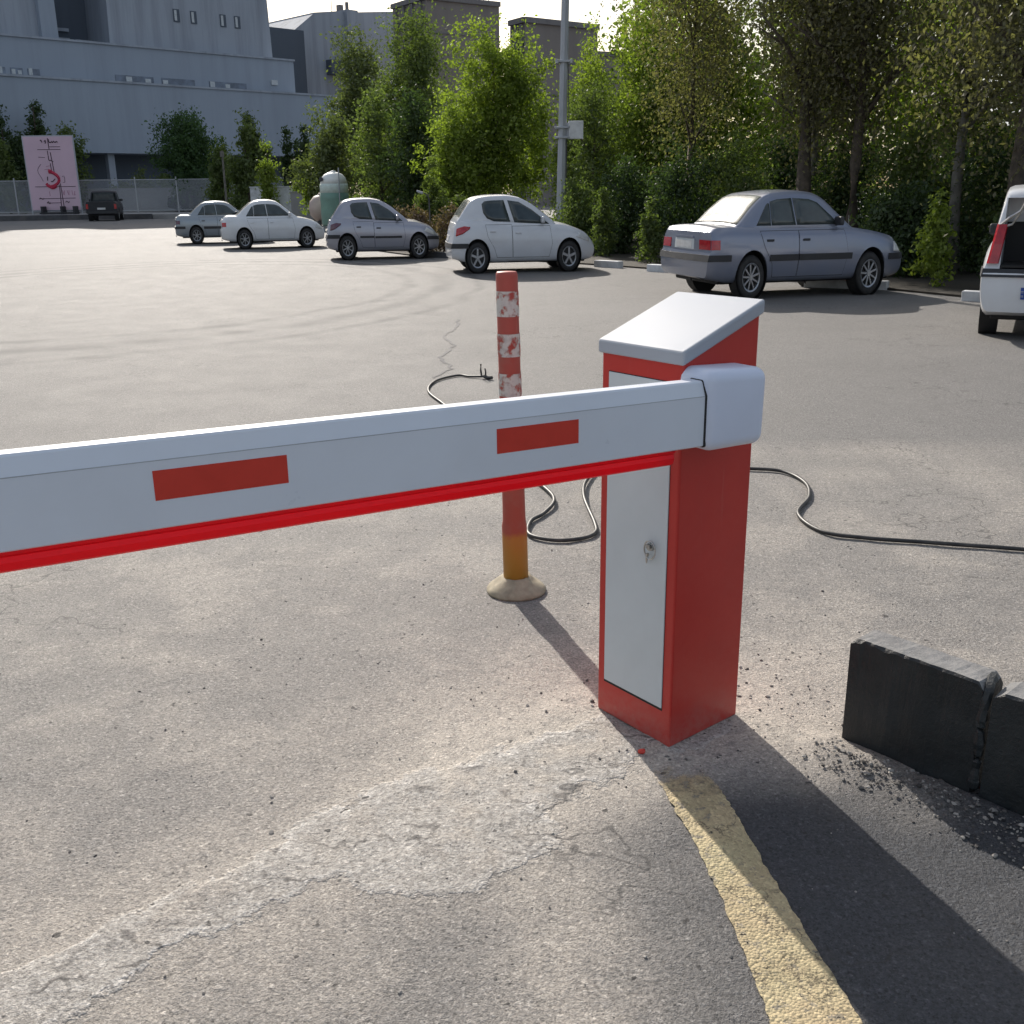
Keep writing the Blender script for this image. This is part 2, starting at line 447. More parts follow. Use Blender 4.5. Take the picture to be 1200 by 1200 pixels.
M['win_dark'] = simple('dark_opening', (.03, .035, .045), .3)

def fence_mesh_mat():
    s = NT('wire_mesh'); v = gen_vec(s)
    w1 = s.new('ShaderNodeTexWave'); w1.inputs['Scale'].default_value = 6.0; w1.wave_type = 'BANDS'; w1.bands_direction = 'DIAGONAL'
    s.link(v, w1.inputs['Vector'])
    mp = s.new('ShaderNodeMapping'); mp.inputs['Scale'].default_value = (-1, -1, 1); s.link(v, mp.inputs[0])
    w2 = s.new('ShaderNodeTexWave'); w2.inputs['Scale'].default_value = 6.0; w2.bands_direction = 'DIAGONAL'
    s.link(mp.outputs[0], w2.inputs['Vector'])
    m = s.math('MAXIMUM', w1.outputs['Fac'], w2.outputs['Fac'])
    a = s.ramp(m, [(.86, 0.0), (.93, 1.0)]).outputs[0]
    s.set(Base_Color=(.40, .42, .45), Roughness=.6)
    s.link(a, s.b.inputs['Alpha'])
    return s.m
M['wire'] = fence_mesh_mat()

# ------------------------------------------------------------------ camera
F_, HZ, ROLL, CH = 1200.0, 225.0, .0125, 1.45
pitch = math.atan((600 - HZ) / F_)
f = Vector((0, math.cos(pitch), -math.sin(pitch))); r = Vector((1, 0, 0)); u = r.cross(f)
r2 = math.cos(ROLL) * r - math.sin(ROLL) * u
u2 = math.cos(ROLL) * u + math.sin(ROLL) * r
cam = bpy.data.cameras.new('camera'); cam.sensor_width = 36; cam.lens = 36.0
cam.clip_end = 3000; cam.clip_start = .02
camo = link(bpy.data.objects.new('camera', cam))
camo.matrix_world = Matrix(((r2.x, u2.x, -f.x, 0), (r2.y, u2.y, -f.y, 0), (r2.z, u2.z, -f.z, CH), (0, 0, 0, 1)))
sc.camera = camo

# ------------------------------------------------------------------ light
SUN_AZ, SUN_EL = -18.0, 31.0      # degrees, azimuth from +Y towards +X
sd = Vector((math.sin(math.radians(SUN_AZ)) * math.cos(math.radians(SUN_EL)),
             math.cos(math.radians(SUN_AZ)) * math.cos(math.radians(SUN_EL)), math.sin(math.radians(SUN_EL))))
sun = bpy.data.lights.new('sun', 'SUN'); sun.energy = 5.0; sun.angle = math.radians(.55); sun.color = (1.0, .935, .85)
suno = link(bpy.data.objects.new('sun', sun))
suno.rotation_euler = (-sd).to_track_quat('-Z', 'Y').to_euler()
suno.location = (-20, 40, 40)
w = bpy.data.worlds.new('World'); sc.world = w; w.use_nodes = True
wt = w.node_tree; bg = wt.nodes['Background']
sky = wt.nodes.new('ShaderNodeTexSky'); sky.sky_type = 'NISHITA'; sky.sun_disc = False
sky.sun_elevation = math.radians(SUN_EL); sky.sun_rotation = math.radians(SUN_AZ)
sky.air_density = 1.1; sky.dust_density = 3.0; sky.ozone_density = 1.2
tc = wt.nodes.new('ShaderNodeTexCoord')
mpw = wt.nodes.new('ShaderNodeMapping'); mpw.inputs['Scale'].default_value = (1, 1, 2.5)
wt.links.new(tc.outputs['Generated'], mpw.inputs[0])
cn = wt.nodes.new('ShaderNodeTexNoise'); cn.inputs['Scale'].default_value = 2.6; cn.inputs['Detail'].default_value = 7; cn.inputs['Roughness'].default_value = .55
wt.links.new(mpw.outputs[0], cn.inputs['Vector'])
cr = wt.nodes.new('ShaderNodeValToRGB'); cr.color_ramp.elements[0].position = .42; cr.color_ramp.elements[1].position = .62
cr.color_ramp.elements[0].color = (0, 0, 0, 1); cr.color_ramp.elements[1].color = (.75, .75, .75, 1)
wt.links.new(cn.outputs['Fac'], cr.inputs['Fac'])
mxw = wt.nodes.new('ShaderNodeMix'); mxw.data_type = 'RGBA'
wt.links.new(cr.outputs[0], mxw.inputs[0]); wt.links.new(sky.outputs[0], mxw.inputs[6]); mxw.inputs[7].default_value = (6.5, 6.8, 7.2, 1)
wt.links.new(mxw.outputs[2], bg.inputs['Color']); bg.inputs['Strength'].default_value = .115
sc.view_settings.view_transform = 'Standard'; sc.view_settings.look = 'None'
sc.view_settings.exposure = .22; sc.view_settings.gamma = 1.0; sc.view_settings.use_curve_mapping = False
sc.cycles.use_adaptive_sampling = True; sc.cycles.adaptive_threshold = .02
sc.cycles.max_bounces = 6; sc.cycles.diffuse_bounces = 3; sc.cycles.glossy_bounces = 2; sc.cycles.transmission_bounces = 3; sc.cycles.transparent_max_bounces = 12

# ------------------------------------------------------------------ ground
def seg_dist(px, py, pts):
    d = np.full(px.shape, 1e9); tt = np.zeros(px.shape)
    n = len(pts) - 1
    for i in range(n):
        ax, ay = pts[i][:2]; bx, by = pts[i + 1][:2]
        L2 = (bx - ax) ** 2 + (by - ay) ** 2
        t = np.clip(((px - ax) * (bx - ax) + (py - ay) * (by - ay)) / L2, 0, 1)
        e = np.hypot(px - ax - t * (bx - ax), py - ay - t * (by - ay))
        m = e < d; d = np.where(m, e, d); tt = np.where(m, (i + t) / n, tt)
    return d, tt

def fbm(x, y, s, o=4, seed=0.0):
    out = np.zeros(x.shape); a = 1.0
    for k in range(o):
        f = np.array([mnoise.noise(Vector((xx * s + seed, yy * s - seed, k * 7.3))) for xx, yy in zip(x, y)])
        out += a * f; a *= .55; s *= 2.05
    return out

def axis(lo, hi, step, far_lo, far_hi, g=1.16):
    a = list(np.arange(lo, hi + 1e-6, step))
    s = step; x = hi
    while x < far_hi: s *= g; x += s; a.append(x)
    s = step; x = lo; b = []
    while x > far_lo: s *= g; x -= s; b.append(x)
    return np.array(b[::-1] + a)
GX = axis(-1.6, 2.0, .022, -900, 900)
GY = axis(1.1, 3.9, .022, -300, 1500)
gx, gy = np.meshgrid(GX, GY)
px, py = gx.ravel(), gy.ravel()
near = (px > -2.5) & (px < 3) & (py > .3) & (py < 6)
n1 = np.zeros(px.shape); n2 = np.zeros(px.shape)
n1[near] = fbm(px[near], py[near], 2.2, 5, 3.1)
n2[near] = fbm(px[near], py[near], 7.0, 4, 9.7)
n3 = np.zeros(px.shape); n3[near] = fbm(px[near], py[near], 17.0, 3, 5.2)
sm = lambda e0, e1, x: (lambda t: t * t * (3 - 2 * t))(np.clip((x - e0) / (e1 - e0), 0, 1))
# spilled concrete: a trail from the lower left up to the cabinet
trail = [(-1.25, 1.20), (-.98, 1.56), (-.74, 1.78), (-.52, 1.97), (-.28, 2.13), (0.0, 2.32), (.30, 2.55), (.50, 2.60)]
d, t = seg_dist(px, py, trail)
wd = .075 + .085 * sm(.35, .6, t) - .05 * sm(.72, .92, t)
dd = d + .055 * n1 + .03 * n2
dd = dd + .018 * n3
slab = 1 - sm(wd * .90, wd * 1.0, dd)
lip = np.exp(-((dd - wd * .86) / (.016)) ** 2) * (.5 + n2).clip(0, 1.2)
d2, t2 = seg_dist(px, py, [(-.30, 1.98), (-.15, 1.98), (-.02, 2.10)])
slab2 = 1 - sm(.115, .135, d2 + .05 * n1 + .035 * n2 + .015 * n3)
halo = 1 - sm(.05, .45, d + .12 * n1)
d3, _ = seg_dist(px, py, [(.0, 2.55), (.55, 2.75), (.95, 2.75)])
around = 1 - sm(.12, .65, d3 + .15 * n1)
d4, _ = seg_dist(px, py, [(-.02, 2.1), (.10, 1.8), (.08, 1.3)])
dustb = 1 - sm(.02, .20, d4 + .06 * n1)
dust = np.clip(.16 + .10 * sm(-.3, .5, n1 + n2) + .45 * halo + .50 * around + .34 * dustb, 0, 1)
dust = np.clip(dust + .18 * sm(-.1, .5, n1) * near, 0, 1)
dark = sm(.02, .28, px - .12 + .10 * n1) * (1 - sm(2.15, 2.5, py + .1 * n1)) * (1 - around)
dark = np.clip(dark * (.55 + .45 * sm(.42, .56, px + .25 * (py - 2.0))), 0, 1)  # darker asphalt, deepened right of the yellow line to paint in cabinet shade
far = sm(5.0, 12.0, np.hypot(px, py))
dust = np.where(near, dust, 0)
# gravelly earth heaped against the kerb blocks
d5, t5 = seg_dist(px, py, [(.86, 2.44), (1.02, 2.26), (1.20, 2.03)])
heap = (1 - sm(.0, .13, d5 + .03 * n2))
gz = np.zeros(px.shape)
gz += near * (.004 * slab * (.7 + .7 * n2 + .35 * n3) + .003 * slab2 * (.7 + .6 * n2) + .0025 * n1 + .002 * n2 + .0012 * n3) + near * heap * (.022 + .02 * n2)
gz = np.where(near, np.maximum(gz, -.004), 0)
NXg, NYg = len(GX), len(GY)
idx = np.arange(NXg * NYg).reshape(NYg, NXg)
quads = np.stack([idx[:-1, :-1], idx[:-1, 1:], idx[1:, 1:], idx[1:, :-1]], -1).reshape(-1, 4)
me = bpy.data.meshes.new('ground')
me.vertices.add(len(px)); me.vertices.foreach_set('co', np.stack([px, py, gz], 1).ravel())
me.loops.add(quads.size); me.loops.foreach_set('vertex_index', quads.ravel())
me.polygons.add(len(quads)); me.polygons.foreach_set('loop_start', np.arange(0, quads.size, 4)); me.polygons.foreach_set('loop_total', np.full(len(quads), 4))
me.update(calc_edges=True)
me.polygons.foreach_set('use_smooth', [True] * len(quads))
slabd = np.where(near, np.minimum(dd / wd, np.where(d2 < .3, (d2 + .05 * n1 + .035 * n2) / .125, 9)), 9.0)
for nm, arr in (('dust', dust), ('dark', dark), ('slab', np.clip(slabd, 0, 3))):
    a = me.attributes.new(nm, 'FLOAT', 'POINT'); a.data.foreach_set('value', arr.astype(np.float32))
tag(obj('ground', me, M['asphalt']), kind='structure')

def ground_z(x, y):
    i = int(np.clip(np.searchsorted(GX, x), 0, NXg - 1)); j = int(np.clip(np.searchsorted(GY, y), 0, NYg - 1))
    return float(gz[j * NXg + i])

# yellow painted line (sheet 4 mm above the asphalt)
YL = [(0.339, 2.43), (0.359, 2.33), (0.379, 2.24), (0.397, 2.137), (0.424, 1.95), (0.437, 1.826), (0.455, 1.56), (0.456, 1.40), (0.457, .9), (0.454, .2)]
YR = [(0.465, 2.43), (0.495, 2.33), (0.520, 2.24), (0.536, 2.134), (0.558, 1.95), (0.575, 1.826), (0.613, 1.58), (0.632, 1.40), (0.665, .9), (0.700, .2)]
cl, cr_ = catmull(YL, 40), catmull(YR, 40)
vs, fs = [], []
NW = 16
for i, (a, b) in enumerate(zip(cl, cr_)):
    e1_ = .007 * mnoise.noise(Vector((i * .12, 1.7, 0))) + .002 * mnoise.noise(Vector((i * .83, 4.1, 0)))
    e2_ = .006 * mnoise.noise(Vector((i * .13, 8.2, 0))) + .002 * mnoise.noise(Vector((i * .77, 6.1, 0)))
    for k in range(NW + 1):
        q = k / NW
        x = (a[0] + e1_) * (1 - q) + (b[0] + e2_) * q; y = a[1] * (1 - q) + b[1] * q
        vs.append((x, y, ground_z(x, y) + .0045))
for i in range(len(cl) - 1):
    for k in range(NW):
        o = i * (NW + 1) + k
        fs.append((o, o + 1, o + NW + 2, o + NW + 1))
tag(obj('road_marking', mesh_py('road_marking', vs, fs, True), M['yellow']), kind='structure')

# asphalt crack behind the boom
crk = catmull([(-.62, 12.4, 0), (-.60, 11.6, 0), (-.70, 10.9, 0), (-.56, 10.2, 0), (-.64, 9.4, 0), (-.52, 8.9, 0), (-.63, 8.35, 0)], 10)
vs, fs = [], []
for i, p in enumerate(crk):
    wv = .012 + .02 * abs(mnoise.noise(Vector((i * .7, 0, 3)))); ox = .05 * mnoise.noise(Vector((i * .45, 2, 3)))
    vs += [(p[0] - wv + ox, p[1], .0035), (p[0] + wv + ox, p[1], .0035)]
for i in range(len(crk) - 1): fs.append((2 * i, 2 * i + 1, 2 * i + 3, 2 * i + 2))
tag(obj('road_crack', mesh_py('road_crack', vs, fs), M['kerb_dark']), kind='structure')

# loose grit and pebbles
bm = bmesh.new()
spots = []
for _ in range(900):
    s_ = random.random(); a = random.gauss(0, .045)
    spots.append((.84 + .40 * s_ + a + random.gauss(0, .02), 2.45 - .46 * s_ + a * .8 + random.gauss(0, .03), min(.0075, random.lognormvariate(-6.0, .5))))
for _ in range(900):
    spots.append((random.uniform(-1.2, 1.5), random.uniform(1.3, 5.0), min(.006, random.lognormvariate(-6.3, .45))))
for _ in range(260):
    spots.append((random.gauss(.62, .25), random.gauss(2.75, .18), min(.006, random.lognormvariate(-6.0, .5))))
bm.free()
ico = bmesh.new(); bmesh.ops.create_icosphere(ico, subdivisions=1, radius=1.0)
IV = np.array([v.co[:] for v in ico.verts]); IF = np.array([[v.index for v in f.verts] for f in ico.faces]); ico.free()
gv, gf = [], []
for k, (x, y, rd) in enumerate(spots):
    a = RNG.random() * 6.28; ca, sa = math.cos(a), math.sin(a)
    P = (IV + RNG.uniform(-.28, .28, IV.shape)) * np.array([rd * RNG.uniform(.8, 1.6), rd, rd * .7])
    gv.append(np.stack([P[:, 0] * ca - P[:, 1] * sa + x, P[:, 0] * sa + P[:, 1] * ca + y, P[:, 2] + ground_z(x, y) + rd * .35], 1)); gf.append(IF + k * len(IV))
gme = mesh_py('loose_grit', np.concatenate(gv), np.concatenate(gf).tolist())
M['grit'] = NT('grit'); _s = M['grit']
_g = _s.new('ShaderNodeNewGeometry'); _r = _s.ramp(_g.outputs['Random Per Island'], [(.0, (.045, .042, .04)), (.5, (.16, .15, .14)), (1.0, (.36, .34, .31))])
_s.link(_r.outputs[0], _s.b.inputs['Base Color']); _s.set(Roughness=.9); M['grit'] = _s.m
tag(obj('loose_grit', gme, M['grit']), 'loose grit and pebbles strewn over the asphalt and along the black kerb', 'grit', kind='stuff')

bm = bmesh.new()
rr_ = bmesh.ops.create_icosphere(bm, subdivisions=2, radius=1.0)
for v in rr_['verts']:
    v.co *= 1 + .35 * mnoise.noise(v.co * 1.8)
    v.co = Vector((v.co.x * .011, v.co.y * .008, v.co.z * .007))
peb = obj('pebble', bm_mesh('pebble', bm), M['red']); peb.location = (.342, 2.44, .008)
tag(peb, 'small red chip lying on the ground at the foot of the barrier cabinet', 'pebble')

# ------------------------------------------------------------------ barrier gate
gate = thing('barrier_gate', 'red and white parking barrier with its boom lowered across the lane', 'barrier gate', (.419, 2.466, 0))
GO = Vector((.419, 2.466, 0))
e1 = Vector((math.cos(math.radians(39.5)), math.sin(math.radians(39.5)), 0))      # towards the right rear corner
e2 = Vector((math.cos(math.radians(127.0)), math.sin(math.radians(127.0)), 0))    # towards the left rear corner
W1, W2 = .288, .292
def gp(a, b, z): return e1 * a + e2 * b + Vector((0, 0, z))
bm = bmesh.new()
zl, zh = 1.052, 1.150
A = [bm.verts.new(gp(a, b, 0)) for a, b in ((0, 0), (W1, 0), (W1, W2), (0, W2))]
B = [bm.verts.new(gp(a, b, z)) for a, b, z in ((0, 0, zl), (W1, 0, zh), (W1, W2, zh), (0, W2, zl))]
bm.faces.new(A[::-1]); bm.faces.new(B)
for i in range(4): bm.faces.new((A[i], A[(i + 1) % 4], B[(i + 1) % 4], B[i]))
o = bevel_mod(obj('cabinet', bm_mesh('cabinet', bm), M['cabinet_red'], gate), .006, 3)
# sloping lid
bm = bmesh.new()
ov = .009; sl = (zh - zl) / W1
def lidz(a): return zl + sl * a
A, B = [], []
for a, b in ((-ov, -ov), (W1 + ov, -ov), (W1 + ov, W2 + ov), (-ov, W2 + ov)):
    A.append(bm.verts.new(gp(a, b, lidz(a) - .006))); B.append(bm.verts.new(gp(a, b, lidz(a) + .030)))
bm.faces.new(A[::-1]); bm.faces.new(B)
for i in range(4): bm.faces.new((A[i], A[(i + 1) % 4], B[(i + 1) % 4], B[i]))
bevel_mod(obj('lid', bm_mesh('lid', bm), M['lid_white'], gate), .007, 3)
# door in the left-facing side (plane a = 0), set just proud
def on_side(pts, a0, a1):
    bm = bmesh.new()
    P = [bm.verts.new(gp(a0, b, z)) for b, z in pts]; Q = [bm.verts.new(gp(a1, b, z)) for b, z in pts]
    n = len(pts)
    bm.faces.new(P); bm.faces.new(Q[::-1])
    for i in range(n): bm.faces.new((P[i], P[(i + 1) % n], Q[(i + 1) % n], Q[i]))
    return bm
dpts = [(.032, .108), (.262, .108), (.262, .998), (.032, .998)]
door = bevel_mod(obj('door', bm_mesh('door', on_side(dpts, -.0035, .002)), M['panel_grey'], gate), .0015, 2)
obj('door_gap', bm_mesh('door_gap', on_side([(.031, .100), (.264, .100), (.264, 1.000), (.031, 1.000)], -.0008, .002)), M['dark_gap'], gate)
# lock, ring and key on the door
side_n = (-e1)
bm = bmesh.new()
c0 = gp(-.004, .085, .560)
add_cyl(bm, c0, c0 + side_n * .010, .0115, .0105, 20)
lk = obj('lock', bm_mesh('lock', bm, False), M['steel'], door)
bm = bmesh.new()
ring = [c0 + side_n * .013 + e2 * (.020 * math.cos(k * PI / 12) - .005) + Vector((0, 0, .025 * math.sin(k * PI / 12) - .006)) for k in range(25)]
add_tube(bm, ring, .0022, 6, False)
add_box(bm, c0 + side_n * .014 + Vector((0, 0, .002)), (.004, .013, .010), Matrix.Rotation(math.radians(39.5), 4, 'Z'))
add_tube(bm, [c0 + side_n * .011 + e2 * .004 + Vector((0, 0, -.018)), c0 + side_n * .012 + e2 * .006 + Vector((0, 0, -.034)), c0 + side_n * .010 + e2 * .008 + Vector((0, 0, -.046))], [.0045, .0035, .002], 6)
obj('key', bm_mesh('key', bm), M['steel'], door)

# boom: profile swept along its length
BA = Vector((.475, 2.405, 0)); bd = Vector((-.8355, -.5494, 0)); bn = Vector((.5494, -.8355, 0))  # bn faces the camera
def bpnt(s, q, dz): return BA + bd * s + bn * q + Vector((0, 0, 1.017 + .030 * s + dz)) - GO
def sweep(prof, s0, s1, n=6):
    bm = bmesh.new(); rings = []
    for i in range(n + 1):
        s = s0 + (s1 - s0) * i / n
        rings.append([bm.verts.new(bpnt(s, q, z)) for q, z in prof])
    m = len(prof)
    for A, B in zip(rings[:-1], rings[1:]):
        for k in range(m): bm.faces.new((A[k], A[(k + 1) % m], B[(k + 1) % m], B[k]))
    bm.faces.new(rings[0][::-1]); bm.faces.new(rings[-1])
    return bm
prof = [(0, -.155), (0, -.0355), (-.0006, -.034), (-.011, -.004), (-.015, 0), (-.048, 0), (-.052, -.004), (-.063, -.034), (-.063, -.155), (-.060, -.158), (-.004, -.158)]
boom = obj('boom', bm_mesh('boom', sweep(prof, -.03, 3.3, 10)), M['boom_white'], gate)
sv = []
obj('boom_seam', bm_mesh('boom_seam', sweep([(.0004, -.0362), (.0004, -.0348), (-.002, -.0345), (-.002, -.0365)], .0, 3.3)), M['pole_grey'], boom)
for s0, s1 in ((.392, .604), (1.061, 1.302), (1.75, 1.99)):
    bm = sweep([(.0008, -.106), (.0008, -.053), (-.001, -.053), (-.001, -.106)], s0, s1, 1)
    obj('reflective_sticker', bm_mesh('reflective_sticker', bm), M['sticker'], boom)
# red rubber strip under the boom, thin and slightly translucent
s_ = NT('red_rubber'); s_.set(Base_Color=(.75, .012, .030), Roughness=.4)
tl_ = s_.new('ShaderNodeBsdfTranslucent'); tl_.inputs[0].default_value = (1.0, .02, .055, 1)
ms_ = s_.new('ShaderNodeMixShader'); ms_.inputs[0].default_value = .5
s_.link(s_.b.outputs[0], ms_.inputs[1]); s_.link(tl_.outputs[0], ms_.inputs[2]); s_.link(ms_.outputs[0], s_.out.inputs[0])
M['red_rubber'] = s_.m
rp = [(-.004, -.158), (-.006, -.164), (-.011, -.169), (-.008, -.178), (-.012, -.192), (-.022, -.198), (-.040, -.198), (-.048, -.192), (-.054, -.178), (-.056, -.164), (-.058, -.158)]
obj('rubber_edge', bm_mesh('rubber_edge', sweep(rp, .10, 3.3, 10)), M['red_rubber'], boom)
# hub that clamps the boom: rounded white housing on the front face
hx = -bd; hn = bn
bm = bmesh.new()
add_box(bm, (0, 0, 0), (.200, .125, .196), None, .030, 6)
for v in bm.verts:
    v.co.z += -.05 * v.co.x * (1 if v.co.z > 0 else .35)      # the top droops a little towards the right
    if v.co.z < 0 and v.co.x > .05: v.co.x -= .06 * (v.co.x - .05)
Rm = Matrix(((hx.x, hn.x, 0, 0), (hx.y, hn.y, 0, 0), (0, 0, 1, 0), (0, 0, 0, 1)))
HM = Matrix.Translation(BA - GO + bd * -.084 + bn * -.046 + Vector((0, 0, .941))) @ Rm
bmesh.ops.transform(bm, matrix=HM, verts=bm.verts[:])
hub = obj('boom_hub', bm_mesh('boom_hub', bm, True), M['hub_white'], gate)
seal = [(q + (.0022 if q > -.03 else -.0022), z + (.0022 if z > -.08 else -.0022)) for q, z in prof]
obj('hub_seal', bm_mesh('hub_seal', sweep(seal, .010, .0165, 1)), M['dark_gap'], hub)

# ------------------------------------------------------------------ flexible bollard
boll = thing('bollard', 'faded red flexible bollard with torn reflective bands behind the boom', 'bollard', (.013, 3.636, 0))
bm = bmesh.new()
def oct_ring(bm, rx, z, n=20, dx=0):
    return [bm.verts.new((rx * math.cos(2 * PI * k / n) + dx, rx * math.sin(2 * PI * k / n), z)) for k in range(n)]
def lathe(bm, prof, n=20, lean=0.0, caps=True):
    rings = [oct_ring(bm, rr, z, n, lean * z) for rr, z in prof]
    for A, B in zip(rings[:-1], rings[1:]):
        for k in range(n): bm.faces.new((A[k], A[(k + 1) % n], B[(k + 1) % n], B[k]))
    if caps: bm.faces.new(rings[0][::-1]); bm.faces.new(rings[-1])
LEAN = -.018
bs = NT('bollard_plastic'); v_ = gen_vec(bs)
sepz = bs.new('ShaderNodeSeparateXYZ'); bs.link(v_, sepz.inputs[0])
nz = bs.noise(9, 6, .7, v_)
fz = bs.math('ADD', sepz.outputs[2], bs.math('MULTIPLY', bs.math('SUBTRACT', nz.outputs['Fac'], .5), .12))
cc_ = bs.ramp(fz, [(.05, (.46, .23, .035)), (.22, (.46, .17, .025)), (.25, (.37, .060, .036)), (.6, (.39, .072, .052))]).outputs[0]
cc_ = bs.mix(bs.ramp(nz.outputs['Fac'], [(.5, 0.0), (.8, .4)]).outputs[0], cc_, (.30, .16, .12))
bs.link(cc_, bs.b.inputs['Base Color']); bs.set(Roughness=.55); M['bollard'] = bs.m
lathe(bm, [(.047, .02), (.047, .26), (.043, .285), (.0425, .30), (.040, .6), (.038, 1.172), (.0368, 1.182), (.033, 1.187)], 24, LEAN)
post = obj('post', bm_mesh('post', bm, True), M['bollard'], boll)
tb = NT('torn_reflective_band'); v_ = gen_vec(tb)
n_ = tb.noise(22, 3, .6, v_)
c_ = tb.ramp(n_.outputs['Fac'], [(.50, (.58, .56, .52)), (.56, (.40, .26, .22)), (.60, (.38, .06, .045))]).outputs[0]
n3_ = tb.noise(60, 3, .5, v_)
c_ = tb.mix(tb.ramp(n3_.outputs['Fac'], [(.5, 0.0), (.7, .5)]).outputs[0], c_, (.36, .33, .32))
tb.link(c_, tb.b.inputs['Base Color']); tb.set(Roughness=.45); M['band'] = tb.m
for z0, z1, rad in ((1.035, 1.122, .0395), (.895, .975, .0405), (.755, .835, .0412)):
    bm = bmesh.new(); lathe(bm, [(rad + .0006, z0), (rad, z1)], 24, LEAN, False)
    obj('reflective_band', bm_mesh('reflective_band', bm, True), M['band'], boll)
bm = bmesh.new()
lathe(bm, [(.112, 0), (.113, .010), (.104, .022), (.078, .040), (.060, .055), (.052, .062)], 32)
for v in bm.verts: v.co.z *= 1 + .25 * mnoise.noise(v.co * 30)
M['base_dusty'] = simple('dusty_yellow_base', (.36, .31, .22), .8, var=.3, scale=20, dirt=.5, dirtcol=(.22, .18, .13))
obj('base', bm_mesh('base', bm, True), M['base_dusty'], boll)

# ------------------------------------------------------------------ cables
def cable(name, pts, rad, label, extra=None):
    bm = bmesh.new()
    P = catmull(pts, 10)
    add_tube(bm, P, rad, 8)
    o = obj(name, bm_mesh(name, bm, True), M['cable'])
    return tag(o, label, 'cable')
c1 = [(-.21, 8.29, .02), (-.33, 8.34, .012), (-.44, 8.40, .012), (-.60, 8.15, .012), (-.625, 7.716, .012), (-.478, 7.2, .012), (-.23, 6.4, .012), (.0, 5.5, .012), (.165, 5.02, .012), (.205, 4.76, .02), (.15, 4.58, .012), (.086, 4.46, .012), (.075, 4.27, .012),
      (.183, 4.187, .012), (.30, 4.205, .012), (.365, 4.28, .012), (.375, 4.42, .012), (.352, 4.80, .03), (.40, 5.15, .02), (.55, 5.5, .012), (.85, 5.55, .012), (1.05, 5.45, .012), (1.25, 5.345, .012),
      (1.44, 5.275, .012), (1.502, 5.05, .012), (1.452, 4.789, .012), (1.325, 4.52, .012), (1.36, 4.26, .012), (1.52, 4.165, .012), (1.75, 4.10, .012), (2.0, 4.03, .012), (2.4, 3.93, .012), (3.2, 3.85, .012)]
cb = cable('power_cable', c1, .0092, 'long black cable snaking over the asphalt behind the barrier cabinet')
bm = bmesh.new()
add_tube(bm, [(-.21, 8.29, .02), (-.18, 8.25, .015), (-.15, 8.22, .02)], .016, 6)
add_tube(bm, [(-.235, 8.31, .02), (-.24, 8.30, .07), (-.238, 8.30, .12)], .008, 5)
add_tube(bm, [(-.20, 8.28, .02), (-.20, 8.27, .06), (-.205, 8.27, .09)], .007, 5)
obj('bare_end', bm_mesh('bare_end', bm), M['cable'], cb)

# ------------------------------------------------------------------ black kerb blocks
def kerb_block(b0, b1, thick, h, name, label, seed, chip=.012):
    b0, b1 = Vector((*b0, 0)), Vector((*b1, 0))
    d = (b1 - b0); L = d.length; d.normalize(); nb = Vector((-d.y, d.x, 0))
    if nb.y < 0: nb = -nb
    bm = bmesh.new()
    n = 26
    rows = []
    for i in range(n + 1):
        t = i / n
        p = b0 + d * L * t
        c = chip * max(0, mnoise.noise(Vector((t * 9, seed, 0)))) + .004 * mnoise.noise(Vector((t * 30, seed, 2)))
        end = .035 * max(0, 1 - min(t, 1 - t) / .05) ** 2
        prof_ = [(0, -.03), (0, h * .5), (.0, h - .006 - c), (.004 + c * .9, h - c * .3 - end * .3), (thick * .5, h - .002 + .004 * mnoise.noise(Vector((t * 14, seed, 5)))), (thick - .015, h), (thick, h - .02), (thick, -.03)]
        rows.append([bm.verts.new(p + nb * (q + .003 * mnoise.noise(Vector((t * 12, q * 20, z * 9 + seed)))) + Vector((0, 0, z - (end if z > h * .6 else 0) * .4))) for q, z in prof_])
    m = len(rows[0])
    for A, B in zip(rows[:-1], rows[1:]):
        for k in range(m - 1):
            fc = bm.faces.new((A[k], B[k], B[k + 1], A[k + 1]))
            if 3 <= k <= 5: fc.material_index = 1
    bm.faces.new(rows[0]); bm.faces.new(rows[-1][::-1])
    o = obj(name, bm_mesh(name, bm), [M['black_paint'], M['conc_top']])
    return tag(o, label, 'kerb block', 'black concrete kerb blocks')
kerb_block((.897, 2.494), (1.126, 2.216), .105, .312, 'kerb_block', 'black painted concrete kerb block with a dusty top, nearest the barrier cabinet', 1.0)
kerb_block((1.142, 2.196), (1.62, 1.66), .11, .305, 'kerb_block', 'black concrete kerb block cut off by the right edge, beside the chipped joint', 4.0)
bm = bmesh.new()
pts = [(1.133, 2.213, .03), (1.135, 2.214, .12), (1.131, 2.213, .2), (1.137, 2.216, .27), (1.150, 2.233, .300), (1.175, 2.27, .306)]
add_tube(bm, catmull(pts, 5), [.012 + .006 * mnoise.noise(Vector((i * .5, 0, 0))) for i in range(26)], 6)
tag(obj('mortar_joint', bm_mesh('mortar_joint', bm), M['black_paint']), 'crumbling mortar seam between the two black kerb blocks', 'mortar')
